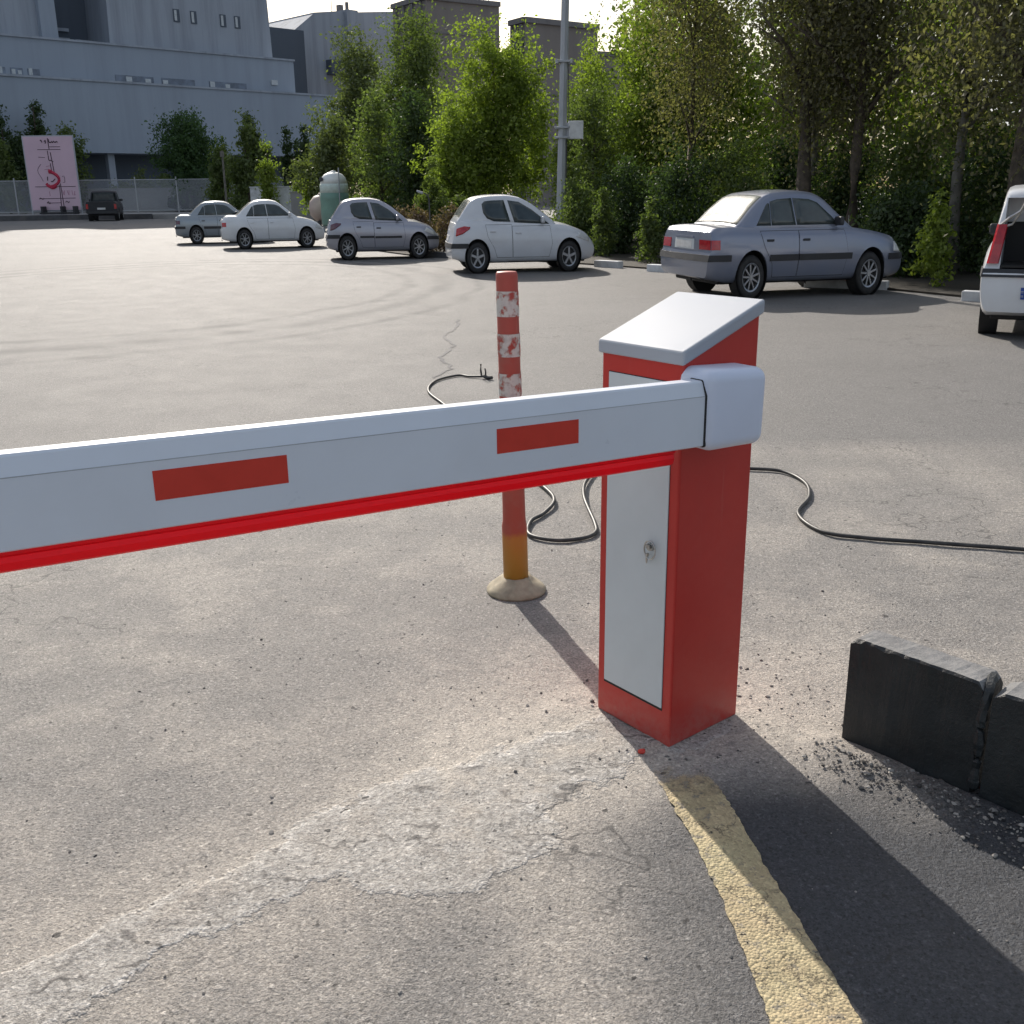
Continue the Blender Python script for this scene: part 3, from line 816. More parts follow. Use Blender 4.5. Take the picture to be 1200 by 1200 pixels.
# ------------------------------------------------------------------ cars
def lerp_tab(tab, x):
    xs = [p[0] for p in tab]; ys = [p[1] for p in tab]
    # monotone smooth interpolation
    x = float(np.clip(x, xs[0], xs[-1]))
    i = int(np.clip(np.searchsorted(xs, x) - 1, 0, len(xs) - 2))
    t = (x - xs[i]) / (xs[i + 1] - xs[i])
    def slope(j):
        if j == 0: return (ys[1] - ys[0]) / (xs[1] - xs[0])
        if j == len(xs) - 1: return (ys[-1] - ys[-2]) / (xs[-1] - xs[-2])
        a = (ys[j] - ys[j - 1]) / (xs[j] - xs[j - 1]); b = (ys[j + 1] - ys[j]) / (xs[j + 1] - xs[j])
        return 0 if a * b <= 0 else 2 * a * b / (a + b)
    h = xs[i + 1] - xs[i]; m0, m1 = slope(i) * h, slope(i + 1) * h
    return ((2 * t ** 3 - 3 * t ** 2 + 1) * ys[i] + (t ** 3 - 2 * t ** 2 + t) * m0 + (-2 * t ** 3 + 3 * t ** 2) * ys[i + 1] + (t ** 3 - t ** 2) * m1)

GT = [(0, .86), (.07, .93), (.2, .965), (.38, .99), (.55, 1.0), (.75, .985), (.9, .955), (1.0, .90)]

class Car:
    def __init__(s, name, label, loc, yaw, k, zs, spec, paint, group='cars parked along the trees', rim_n=5, ws=1.0):
        s.s = spec; s.k = k; s.zs = zs; s.ws = ws; s.paint = paint
        s.root = thing(name, label, 'car', (*loc, 0), yaw, group)
        s.xr, s.xf = spec['xr'], spec['xf']
        s.build(rim_n)
    # surface functions in true car metres ---------------------------------
    def hw(s, x):
        W = s.s['W'] / 2
        a = max(0, (s.xr + .55 - x) / .55); b = max(0, (x - (s.xf - .75)) / .75)
        return W * (1 - s.s.get('tr', .10) * a ** 2.4 - s.s.get('tf', .16) * b ** 2.4)
    def zt(s, x): return lerp_tab(s.s['deck'], x)
    def zb(s, x):
        a = max(0, (s.xr + .5 - x) / .5); b = max(0, (x - (s.xf - .5)) / .5)
        return s.s['zb'] + .07 * a ** 2 + .03 * b ** 2
    def warp(s, x, z):
        dx = 0.0
        a = max(0.0, 1 - (x - s.xr) / .45)
        if a > 0: dx += a * a * lerp_tab(s.s['rear'], z)
        b = max(0.0, 1 - (s.xf - x) / .45)
        if b > 0: dx += b * b * lerp_tab(s.s['front'], z)
        return dx
    def side(s, x, z, sg, off=0.0):
        t, b = s.zt(x), s.zb(x)
        v = min(1, max(0, (z - b) / (t - b)))
        y = s.hw(x) * lerp_tab(GT, v) + off
        return Vector((x + s.warp(x, z), sg * y, z))
    def green_y(s, x, z):
        zb = .90
        return s.s['W'] / 2 * s.s.get('gw', .90) - (z - zb) * s.s.get('tilt', .34) - .05 * max(0, (abs(x - s.s['gx']) - .6)) ** 2
    def roof(s, x): return lerp_tab(s.s['roof'], x)
    def fin(s, me):
        n = len(me.vertices); co = np.empty(n * 3); me.vertices.foreach_get('co', co)
        co = co.reshape(-1, 3) * np.array([s.k, s.ws, s.zs]); me.vertices.foreach_set('co', co.ravel()); me.update()
        return me
    def part(s, name, bm, mat, parent=None, smooth=False, bev=0, recalc=True):
        me = s.fin(bm_mesh(name, bm, smooth, recalc))
        o = obj(name, me, mat, parent or s.root)
        if bev: bevel_mod(o, bev, 2)
        return o
    def patch(s, poly, sg, off, fn=None, th=.012, inset=True):
        """panel over the side surface; poly in (x, z)."""
        fn = fn or s.side
        bm = bmesh.new()
        cx = sum(p[0] for p in poly) / len(poly); cz = sum(p[1] for p in poly) / len(poly)
        # densify outline
        P = []
        for i in range(len(poly)):
            a, b = poly[i], poly[(i + 1) % len(poly)]
            for q in range(4): P.append((a[0] + (b[0] - a[0]) * q / 4, a[1] + (b[1] - a[1]) * q / 4))
        rings = []
        for fr in (1.0, .66, .33):
            rings.append([bm.verts.new(fn(cx + (x - cx) * fr, cz + (z - cz) * fr, sg, off)) for x, z in P])
        ctr = bm.verts.new(fn(cx, cz, sg, off)); n = len(P)
        back = [bm.verts.new(fn(x, z, sg, off - th)) for x, z in P]
        for A, B in [(back, rings[0])] + list(zip(rings[:-1], rings[1:])):
            for i in range(n): bm.faces.new((A[i], A[(i + 1) % n], B[(i + 1) % n], B[i]))
        for i in range(n): bm.faces.new((rings[-1][i], rings[-1][(i + 1) % n], ctr))
        return bm
    def sheet(s, left, right, sg, off, grow):
        bm = bmesh.new(); R = []
        z0, z1 = left[0][1], left[-1][1]
        for i in range(15):
            z = z0 + (z1 - z0) * i / 14
            a = np.interp(z, [q[1] for q in left], [q[0] for q in left]); b = np.interp(z, [q[1] for q in right], [q[0] for q in right])
            z_ = z + (-grow if i == 0 else grow if i == 14 else 0)
            R.append([bm.verts.new(s.side(a - grow + (b - a + 2 * grow) * k / 10, z_, sg, off)) for k in range(11)])
        for A, B in zip(R[:-1], R[1:]):
            for k in range(10):
                q = (A[k], A[k + 1], B[k + 1], B[k])
                bm.faces.new(q if sg < 0 else q[::-1])
        return bm
    def strip(s, x0, x1, z, h, sg, off, n=14, fn=None):
        fn = fn or s.side
        bm = bmesh.new(); R = []
        for i in range(n + 1):
            x = x0 + (x1 - x0) * i / n
            R.append([bm.verts.new(fn(x, z + q, sg, o)) for q, o in ((-h / 2, -.01), (-h / 2, off), (h / 2, off), (h / 2, -.01))])
        for A, B in zip(R[:-1], R[1:]):
            for k in range(3): bm.faces.new((A[k], A[k + 1], B[k + 1], B[k]))
        bm.faces.new(R[0]); bm.faces.new(R[-1][::-1])
        return bm
    def glass_side(s, x, z, sg, off=0.0): return Vector((x, sg * (s.green_y(x, z) + off), z))
    def build(s, rim_n):
        S = s.s
        xs = list(np.linspace(s.xr, s.xf, 64)); vs_ = [0, .05, .12, .22, .34, .46, .58, .7, .8, .9, .96, 1.0]
        bm = bmesh.new()
        rings = []
        for x in xs:
            b, t = s.zb(x), s.zt(x)
            ring = []
            for v in vs_:
                ring.append(s.side(x, b + (t - b) * v, 1))
            yt = s.hw(x) * .90
            tops = [Vector((x + s.warp(x, t), yt * q, t + S.get('crown', .035) * (1 - q * q) * min(1, (x - s.xr) / .2 + .25))) for q in (.85, .6, .3, 0, -.3, -.6, -.85)]
            right = [Vector((p.x, -p.y, p.z)) for p in ring[::-1]]
            rings.append([bm.verts.new(p) for p in ring + tops + right])
        m = len(rings[0])
        for A, B in zip(rings[:-1], rings[1:]):
            for k in range(m): bm.faces.new((A[k], B[k], B[(k + 1) % m], A[(k + 1) % m]))
        # rounded end caps
        nv = len(vs_)
        for ring, sx in ((rings[0], -1), (rings[-1], 1)):
            prev = [ring[k] for k in range(nv)]; 
            grid = [prev]
            for q in (.8, .5, 0, -.5, -.8):
                col = []
                for k in range(nv):
                    a, b_ = ring[k].co, ring[m - 1 - k].co
                    bul = S.get('bulge', .05) * (1 - q * q)
                    zc = a.z
                    if k == nv - 1: zc = a.z + S.get('crown', .035) * .25 * (1 - q * q)
                    col.append(bm.verts.new((a.x + sx * bul, a.y * q, zc)))
                grid.append(col)
            grid.append([ring[m - 1 - k] for k in range(nv)])
            for A, B in zip(grid[:-1], grid[1:]):
                for k in range(nv - 1): bm.faces.new((A[k], B[k], B[k + 1], A[k + 1]))
            # close bottom + top slivers
            low = [g[0] for g in grid]; bm.faces.new(low)
            tp = [g[-1] for g in grid[1:-1]]; rt = [ring[nv + q] for q in range(7)]
            bm.faces.new([grid[0][-1]] + rt + [grid[-1][-1]] + tp[::-1])
        bmesh.ops.remove_doubles(bm, verts=bm.verts[:], dist=1e-5)
        bmesh.ops.recalc_face_normals(bm, faces=bm.faces[:])
        me = bpy.data.meshes.new('body'); bm.to_mesh(me); bm.free()
        me.polygons.foreach_set('use_smooth', [True] * len(me.polygons))
        # wheel arches cut through the flanks
        ra = S.get('ra', .345); rw = S.get('rw', .30); wz = rw
        cut = bmesh.new()
        for x in (0, S['wb']):
            for sg in (1, -1):
                add_cyl(cut, (x, sg * (S['W'] / 2 - .26), wz + .02), (x, sg * (S['W'] / 2 + .2), wz + .02), ra, ra, 32)
        for bx in S.get('cuts', []):
            add_box(cut, bx[0], bx[1])
        body = s.boolean(me, cut)
        s.fin(body)
        s.body = obj('body', body, s.paint, s.root)
        # arch liners
        for x in (0, S['wb']):
            for sg in (1, -1):
                bm = bmesh.new()
                add_cyl(bm, (x, sg * (S['W'] / 2 - .258), wz + .02), (x, sg * (S['W'] / 2 - .035), wz + .02), ra - .003, ra - .003, 32, False)
                add_cyl(bm, (x, sg * (S['W'] / 2 - .258), wz + .02), (x, sg * (S['W'] / 2 - .25), wz + .02), ra - .004, ra - .004, 32)
                s.part('wheel_arch', bm, M['dark_gap'])
        # cabin
        g0, g1 = S['roof'][0][0], S['roof'][-1][0]
        bm = bmesh.new(); R = []
        nx = 44
        low = S.get('low', .80)
        for i in range(nx + 1):
            x = g0 + (g1 - g0) * i / nx
            zt = s.roof(x); 
            pts_ = [(s.green_y(x, low), low)]
            zz = max(low + .01, zt - .045)
            pts_.append((s.green_y(x, (low + zz) / 2), (low + zz) / 2))
            pts_.append((s.green_y(x, zz), zz))
            pts_.append((s.green_y(x, zz) - .02, zt - .012))
            yr = s.green_y(x, zz) - .07
            pts_.append((yr, zt + .004))
            for q in (.6, .25): pts_.append((yr * q, zt + .004 + .022 * (1 - q * q)))
            row = pts_ + [(-y, z) for y, z in pts_[::-1]]
            R.append([bm.verts.new((x, y, z)) for y, z in row])
        m = len(R[0])
        for A, B in zip(R[:-1], R[1:]):
            for k in range(m): bm.faces.new((A[k], B[k], B[(k + 1) % m], A[(k + 1) % m]))
        bm.faces.new(R[0]); bm.faces.new(R[-1][::-1])
        if S.get('cabin_cuts'):
            bmesh.ops.recalc_face_normals(bm, faces=bm.faces[:])
            me = bpy.data.meshes.new('cabin'); bm.to_mesh(me); bm.free()
            me.polygons.foreach_set('use_smooth', [True] * len(me.polygons))
            cut = bmesh.new()
            for bx in S['cabin_cuts']: add_box(cut, bx[0], bx[1])
            s.cabin = obj('cabin', s.fin(s.boolean(me, cut)), s.paint, s.root)
        else:
            s.cabin = s.part('cabin', bm, s.paint, None, True)
        # windscreen and rear window follow the roof curve
        def screen(name, x0, x1, mat, z_in=.05, wfrac=.95):
            bm = bmesh.new(); R = []
            for i in range(15):
                x = x0 + (x1 - x0) * i / 14
                zt = s.roof(x); zz = zt - .045
                yr = (s.green_y(x, zz) - .075) * wfrac / .95
                dzx = (s.roof(x + .02) - s.roof(x - .02)) / .04
                nrm = Vector((-dzx, 0, 1)).normalized() * .007
                row = []
                for q in (1, .8, .5, .2, -.2, -.5, -.8, 1 * -1):
                    row.append(Vector((x, yr * q, zt + .004 + .022 * (1 - q * q))) + nrm)
                R.append([bm.verts.new(p) for p in row] )
            for A, B in zip(R[:-1], R[1:]):
                for k in range(7): bm.faces.new((A[k], A[k + 1], B[k + 1], B[k]))
            rr = bmesh.ops.solidify(bm, geom=bm.faces[:], thickness=.006)
            return s.part(name, bm, mat, None, True)
        if S.get('ws'): screen('windscreen', *S['ws'], M['glass'])
        if S.get('rw_x'): screen('rear_window', *S['rw_x'], S.get('rw_mat', M['glass_rear']))
        for sg in (1, -1):
            for poly in S.get('windows', []):
                fr = s.part('side_window', s.patch(poly, sg, .006, s.glass_side, .02), M['glass'], None, True)
            for left, right in S.get('doors', []):
                d_ = s.part('door', s.sheet(left, right, sg, .0045, 0), s.paint, None, True, 0, False)
                s.part('shut_line', s.sheet(left, right, sg, .0018, .0065), M['dark_gap'], d_, True, 0, False)
                hx_ = np.interp(left[-1][1] - .13, [q[1] for q in left], [q[0] for q in left]) + .15; hz_ = left[-1][1] - .12
                bm = bmesh.new(); add_box(bm, s.side(hx_, hz_, sg, .010), (.15, .024, .030), None, .007, 2)
                s.part('handle', bm, S.get('handle', M['black_trim']), d_)
            for (x0, x1, z, h) in S.get('mould', []):
                s.part('side_moulding', s.strip(x0, x1, z, h, sg, .014), M['black_trim'])
            for name, poly, mat in S.get('lamps', []):
                s.part(name, s.patch(poly, sg, .009), M[mat], None, True)
            # door mirror
            mx, mz = S['mirror']
            bm = bmesh.new(); p = s.glass_side(mx, mz, sg, .085)
            add_box(bm, p, (.10, .17, .12), None, .03, 3)
            add_cyl(bm, p + Vector((0, -sg * .11, -.03)), p + Vector((0, -sg * .03, -.02)), .018, .02, 8)
            s.part('wing_mirror', bm, S.get('mirror_mat', M['black_trim']))
            # wheels
            for x in (0, S['wb']):
                s.wheel(x, sg, rim_n)
        for nm, c, sz, mat, bv in S.get('boxes', []):
            bm = bmesh.new(); add_box(bm, c, sz, None, bv, 2)
            s.part(nm, bm, M[mat])
        if S.get('rear_lip'):
            pass
        # bumper strips across the ends
        for (end, z, h, proud, mat, nm) in S.get('bumpers', []):
            s.bumper(end, z, h, proud, M[mat], nm)
        if S.get('sill', True):
            bm = bmesh.new()
            add_box(bm, ((s.xr + s.xf) / 2, 0, S['zb'] + .02), ((s.xf - s.xr) - .5, S['W'] - .34, .09), None, .02, 1)
            s.part('underbody', bm, M['dark_gap'])
    def boolean(s, me, cut):
        a = bpy.data.objects.new('tmp_a', me); link(a)
        bmesh.ops.recalc_face_normals(cut, faces=cut.faces[:])
        cm = bpy.data.meshes.new('tmp_c'); cut.to_mesh(cm); cut.free()
        b = bpy.data.objects.new('tmp_b', cm); link(b)
        md = a.modifiers.new('cut', 'BOOLEAN'); md.operation = 'DIFFERENCE'; md.object = b; md.solver = 'EXACT'
        md.use_self = True
        dg = bpy.context.evaluated_depsgraph_get(); dg.update()
        out = bpy.data.meshes.new_from_object(a.evaluated_get(dg))
        bpy.data.objects.remove(a); bpy.data.objects.remove(b)
        out.set_sharp_from_angle(angle=math.radians(38))
        return out
    def end_pt(s, end, q, z, off):
        """point across the rear (-1) or front (1) fascia; q in [-1, 1] runs side to side then wraps the corner."""
        x = s.xr if end < 0 else s.xf
        p = s.side(x, z, 1)
        return Vector((p.x + end * (s.s.get('bulge', .05) * (1 - q * q) + off), p.y * q, z))
    def bumper(s, end, z, h, proud, mat, nm):
        bm = bmesh.new(); R = []
        path = []
        for i in range(7):   # left flank
            path.append(('s', 1, .42 * (1 - i / 6)))
        for i in range(9): path.append(('e', 1 - 2 * i / 8, 0))
        for i in range(7): path.append(('s', -1, .42 * i / 6))
        for kind, a, b in path:
            row = []
            for q, o in ((-h / 2, -.012), (-h / 2, proud), (h / 2, proud), (h / 2, -.012)):
                if kind == 's':
                    x = (s.xr + b) if end < 0 else (s.xf - b)
                    p = s.side(x, z + q, a, o)
                    if b == 0: p.x += end * o
                else:
                    p = s.end_pt(end, a, z + q, o)
                    if abs(a) == 1: p.y += math.copysign(max(o, 0), a)
                row.append(bm.verts.new(p))
            R.append(row)
        for A, B in zip(R[:-1], R[1:]):
            for k in range(3): bm.faces.new((A[k], A[k + 1], B[k + 1], B[k]))
        bm.faces.new(R[0]); bm.faces.new(R[-1][::-1])
        s.part(nm, bm, mat)
    def wheel(s, x, sg, n):
        S = s.s; rw = S.get('rw', .30); wd = .185; rr = rw * .66
        yo = S['W'] / 2 - .035
        bm = bmesh.new(); N = 36
        prof_ = [(rr - .02, .02), (rr, 0.0), (rr + .02, -.004), (rw - .045, -.004), (rw - .015, .012), (rw, .04), (rw, wd - .04), (rw - .02, wd), (rr, wd), (rr - .03, wd - .02)]
        R = [[bm.verts.new((x + q * math.cos(2 * PI * k / N), sg * (yo - y), rw + q * math.sin(2 * PI * k / N))) for k in range(N)] for q, y in prof_]
        for A, B in zip(R[:-1], R[1:]):
            for k in range(N): bm.faces.new((A[k], A[(k + 1) % N], B[(k + 1) % N], B[k]))
        bm.faces.new(R[-1])
        w_ = s.part('wheel', bm, M['tyre'], None, True)
        bm = bmesh.new()
        add_cyl(bm, (x, sg * (yo - .05), rw), (x, sg * (yo - .10), rw), rr - .008, rr - .008, 32)
        s.part('spoke_shade_backing', bm, M['rimback'], w_)  # dark backing disc, painted as the shade behind the spokes
        bm = bmesh.new()
        R = [[bm.verts.new((x + q * math.cos(2 * PI * k / N), sg * (yo - y), rw + q * math.sin(2 * PI * k / N))) for k in range(N)] for q, y in ((rr + .004, .006), (rr - .006, .002), (rr - .026, .010), (rr - .030, .05))]
        for A, B in zip(R[:-1], R[1:]):
            for k in range(N): bm.faces.new((A[k], A[(k + 1) % N], B[(k + 1) % N], B[k]))
        add_cyl(bm, (x, sg * (yo - .004), rw), (x, sg * (yo - .05), rw), .038, .060, 16)
        for k in range(n):
            a = 2 * PI * k / n + .3
            c = Vector((x + math.cos(a) * rr * .55, sg * (yo - .024), rw + math.sin(a) * rr * .55))
            Mx = Matrix.Rotation(-a, 4, 'Y')
            vs2 = add_box(bm, (0, 0, 0), (rr * .86, .028, .052 if n <= 6 else .030), None, .006, 1)
            bmesh.ops.transform(bm, matrix=Matrix.Translation(c) @ Mx, verts=vs2)
        s.part('rim', bm, M['rim'], w_)

# --- car shapes -------------------------------------------------------------
NOTCH = dict(W=1.70, wb=2.67, xr=-.90, xf=3.49, zb=.235, crown=.03, bulge=.05, tr=.07, tf=.15, gw=.885, tilt=.33, gx=1.05,
    deck=[(-.9, .90), (-.84, .945), (-.6, .965), (0, .955), (1.2, .93), (2.1, .93), (2.5, .90), (3.0, .83), (3.3, .76), (3.49, .64)],
    rear=[(.2, .03), (.30, -.02), (.45, -.04), (.58, -.035), (.64, .02), (.8, .03), (.95, .06)], front=[(.2, -.05), (.4, .0), (.6, -.03), (.75, -.10)],
    roof=[(-.40, .93), (-.30, .965), (.10, 1.225), (.36, 1.355), (.55, 1.395), (1.0, 1.415), (1.35, 1.40), (1.58, 1.345), (1.95, 1.13), (2.25, .95), (2.34, .90)],
    ws=(1.62, 2.26), rw_x=(-.26, .33), low=.78,
    windows=[[(.12, .975), (.36, 1.24), (.40, 1.265), (.435, 1.26), (.435, .975)], [(.455, .975), (.455, 1.285), (.62, 1.315), (.93, 1.328), (.985, .975)], [(1.015, .975), (.96, 1.328), (1.32, 1.31), (1.5, 1.265), (1.80, 1.08), (1.93, .975)]],
    doors=[([(.46, .30), (.42, .48), (.24, .70), (.15, .905)], [(.985, .30), (.985, .905)]), ([(1.005, .30), (1.005, .905)], [(2.04, .30), (2.10, .60), (2.02, .905)])],
    mould=[(.36, .985, .555, .085), (1.005, 2.20, .555, .085)], mirror=(1.90, 1.02),
    lamps=[('headlight', [(3.20, .60), (3.44, .58), (3.43, .69), (3.22, .73)], 'lamp_clear')],
    bumpers=[(-1, .565, .085, .016, 'black_trim', 'bumper_strip'), (1, .53, .085, .016, 'black_trim', 'bumper_strip')])
sed = dict(NOTCH)
CARS = {}
c = Car('parked_car', 'silver blue saloon with chrome wheels parked nose towards the tall trees', (3.074, 14.995), math.radians(15.3), .685, 1.0, sed, M['p_silver'], rim_n=9)
CARS['sed'] = c
def rear_panel(car, name, q0, q1, z0, z1, off, mat, parent=None):
    bm = bmesh.new(); n = 6; R = []
    for i in range(n + 1):
        q = q0 + (q1 - q0) * i / n
        R.append([bm.verts.new(car.end_pt(-1, q, z, o)) for z, o in ((z0, -.012), (z0, off), ((z0 + z1) / 2, off), (z1, off), (z1, -.012))])
    for A, B in zip(R[:-1], R[1:]):
        for k in range(4): bm.faces.new((A[k], A[k + 1], B[k + 1], B[k]))
    bm.faces.new(R[0]); bm.faces.new(R[-1][::-1])
    return car.part(name, bm, mat, parent)
def saloon_rear(c, plate=True, lamp='lamp_red'):
    for sg in (1, -1):
        lm = rear_panel(c, 'tail_light', sg * .60, sg * .985, .675, .80, .010, M[lamp])
        c.part('lamp_wrap', c.patch([(-.90, .675), (-.72, .675), (-.72, .80), (-.90, .80)], sg, .008), M[lamp], lm)
    bt = rear_panel(c, 'boot_lid', -.585, .585, .655, .895, .004, c.paint)
    rear_panel(c, 'handle_bar', -.38, .38, .815, .845, .022, c.paint, bt)
    if plate:
        rear_panel(c, 'plate_recess', -.40, .40, .67, .81, .007, M['panel_grey'])
        rear_panel(c, 'number_plate', -.32, .32, .685, .785, .014, M['plate'])
    rear_panel(c, 'exhaust', -.45, -.36, .245, .285, .02, M['dark_gap'])
saloon_rear(c)
bm = bmesh.new(); add_tube(bm, [(2.35, -.55, .92), (2.33, -.55, 1.08)], .006, 5); c.part('aerial', bm, M['chrome'])

HATCH = dict(W=1.65, wb=2.44, xr=-.66, xf=3.15, zb=.215, crown=.04, bulge=.06, tr=.10, tf=.20, gw=.90, tilt=.30, gx=.8, ra=.335, rw=.295,
    deck=[(-.66, .93), (-.5, .97), (-.1, .975), (.5, .955), (1.2, .92), (1.95, .90), (2.3, .88), (2.7, .79), (3.0, .69), (3.15, .56)],
    rear=[(.2, .06), (.32, -.01), (.52, -.02), (.62, .03), (.8, .07), (.98, .15)], front=[(.2, -.08), (.4, 0), (.55, -.03), (.7, -.10)],
    roof=[(-.53, .96), (-.46, 1.02), (-.30, 1.19), (-.12, 1.345), (.06, 1.395), (.4, 1.425), (.75, 1.43), (1.1, 1.395), (1.45, 1.28), (1.8, 1.09), (2.05, .94), (2.12, .88)],
    ws=(1.18, 2.03), rw_x=(-.45, -.13), low=.78, rw_mat=M['glass_sunlit'],
    windows=[[(.15, 1.28), (.22, 1.33), (.40, 1.345), (.73, 1.35), (.885, .95), (.45, .965), (.27, 1.02), (.18, 1.12)], [(.83, 1.345), (1.12, 1.315), (1.45, 1.175), (1.74, 1.01), (1.92, .90), (.99, .94)]],
    doors=[([(.52, .30), (.44, .48), (.28, .68), (.22, .90)], [(.925, .30), (.905, .90)]), ([(.943, .30), (.923, .87)], [(1.90, .30), (1.98, .55), (1.92, .87)])],
    mould=[], mirror=(1.73, .985), mirror_mat=M['p_white'], handle=M['p_white'],
    lamps=[('headlight', [(2.62, .66), (3.0, .56), (3.02, .63), (2.72, .75)], 'lamp_clear'),
           ('tail_light', [(-.60, .70), (-.40, .74), (-.20, .83), (-.18, .87), (-.35, .885), (-.60, .84)], 'lamp_red')])
h1 = dict(HATCH)
h1['bumpers'] = [(-1, .52, .09, .012, 'black_trim', 'bumper_strip')]
c = Car('parked_car', 'white hatchback with red tail light parked beside the light pole', (-.681, 20.339), math.radians(7.7), .707, .971, h1, M['p_white'], rim_n=5)
CARS['white'] = c
rear_panel(c, 'number_plate', -.32, .32, .60, .70, .012, M['plate'])
h2 = dict(HATCH); h2['mould'] = [(.44, .92, .545, .05), (.95, 1.86, .535, .05)]; h2['handle'] = M['black_trim']; h2['mirror_mat'] = M['p_silver2']
h2['bumpers'] = [(-1, .56, .09, .014, 'black_trim', 'bumper_strip'), (1, .50, .08, .014, 'black_trim', 'bumper_strip')]
h2['lamps'] = [HATCH['lamps'][0], ('tail_light', HATCH['lamps'][1][1], 'lamp_smoke')]
c = Car('parked_car', 'silver hatchback with black side moulding parked left of the white hatchback', (-3.789, 24.857), math.radians(9.1), .666, .94, h2, M['p_silver2'], rim_n=8)
rear_panel(c, 'number_plate', -.32, .32, .62, .72, .012, M['plate'])

s3 = dict(NOTCH); s3.update(wb=2.58, xr=-.88, xf=3.32, W=1.69, mould=[], mirror_mat=M['p_white2'], handle=M['p_white2'],
    bumpers=[], deck=[(-.88, .88), (-.80, .945), (-.55, .975), (0, .96), (1.2, .935), (2.05, .93), (2.4, .90), (2.9, .80), (3.15, .70), (3.32, .58)],
    roof=[(-.42, .93), (-.32, .965), (.06, 1.20), (.34, 1.35), (.6, 1.42), (1.0, 1.44), (1.35, 1.40), (1.62, 1.28), (1.95, 1.09), (2.2, .95), (2.30, .90)],
    lamps=[('headlight', [(2.95, .60), (3.24, .56), (3.22, .66), (2.98, .72)], 'lamp_clear')])
c = Car('parked_car', 'white saloon with black wheels parked in front of the grey saloon', (-7.578, 30.402), math.radians(15), .667, .914, s3, M['p_white2'], rim_n=7)
saloon_rear(c, True, 'lamp_red')
s4 = dict(NOTCH); s4['handle'] = M['black_trim']
c = Car('parked_car', 'grey saloon half hidden behind the white saloon', (-9.98, 34.0), math.radians(16), .66, .90, s4, M['p_grey'], rim_n=7)
saloon_rear(c, True, 'lamp_smoke')

# pickup far left, seen from behind
pk = dict(W=1.70, wb=2.7, xr=-1.0, xf=3.4, zb=.30, crown=.01, bulge=.02, tr=.03, tf=.12, gw=.93, tilt=.22, gx=1.7, ra=.36, rw=.32,
    deck=[(-1.0, .97), (0, .98), (1.2, .98), (2.3, .98), (2.8, .93), (3.2, .84), (3.4, .70)], rear=[(.2, 0), (1, 0)], front=[(.2, 0), (.5, 0), (.9, -.06)],
    roof=[(.98, .96), (1.02, 1.02), (1.10, 1.40), (1.2, 1.49), (1.5, 1.52), (1.8, 1.50), (2.0, 1.42), (2.35, 1.06), (2.45, .95)],
    ws=(2.0, 2.36), rw_x=(1.015, 1.11), low=.85, rw_mat=M['glass'],
    windows=[[(1.22, 1.0), (1.26, 1.38), (1.75, 1.38), (2.15, 1.05), (2.15, 1.0)]], doors=[([(1.18, .40), (1.18, .94)], [(2.2, .40), (2.2, .94)])],
    mirror=(2.1, 1.05), bumpers=[(-1, .45, .12, .05, 'black_trim', 'rear_bumper')], cuts=[((.05, 0, 1.0), (1.75, 1.30, .7))],
    lamps=[('headlight', [(3.15, .62), (3.36, .60), (3.35, .74), (3.17, .76)], 'lamp_clear')])
c = Car('pickup_truck', 'black pickup seen from behind near the pink banner', (-25.75, 68.0), math.radians(104), .9, 1.2, pk, M['p_black'], None, 6, ws=1.12)
c.root['category'] = 'pickup'
for sg in (1, -1): rear_panel(c, 'tail_light', sg * .84, sg * .99, .62, .86, .010, M['lamp_red'])
rear_panel(c, 'number_plate', -.26, .26, .58, .68, .06, M['plate'])
rear_panel(c, 'tailgate', -.82, .82, .56, .94, .008, M['p_black'])

# rightmost white estate with its tailgate open
es = dict(HATCH); es.update(mirror_mat=M['black_trim'], xr=-.80, W=1.66, tr=.04, bulge=.03,
    deck=[(-.80, .80), (-.7, .83), (-.1, .93), (.5, .94), (1.2, .92), (1.95, .90), (2.3, .88), (2.7, .79), (3.0, .69), (3.15, .56)],
    rear=[(.2, .08), (.30, .0), (.50, -.03), (.64, -.03), (.72, .05), (.9, .07)],
    roof=[(-.76, .80), (-.72, .90), (-.58, 1.22), (-.45, 1.385), (-.3, 1.42), (.4, 1.45), (.75, 1.45), (1.1, 1.41), (1.45, 1.29), (1.8, 1.09), (2.05, .94), (2.12, .88)],
    rw_x=None, low=.70, gw=.915, tilt=.22,
    windows=[[(-.40, 1.30), (.05, 1.33), (.10, 1.0), (-.42, 1.0)]] + HATCH['windows'],
    cabin_cuts=[((-.55, 0, 1.02), (1.2, 1.22, .64))], cuts=[((-.45, 0, 1.0), (1.10, 1.20, .62))],
    lamps=[HATCH['lamps'][0]], bumpers=[(-1, .655, .075, .016, 'black_trim', 'bumper_strip')])
c = Car('parked_car', 'white estate car with raised tailgate cut off by the right edge', (5.40, 10.44), math.radians(63), .85, 1.0, es, M['p_white2'], rim_n=5, ws=.74)
CARS['est'] = c
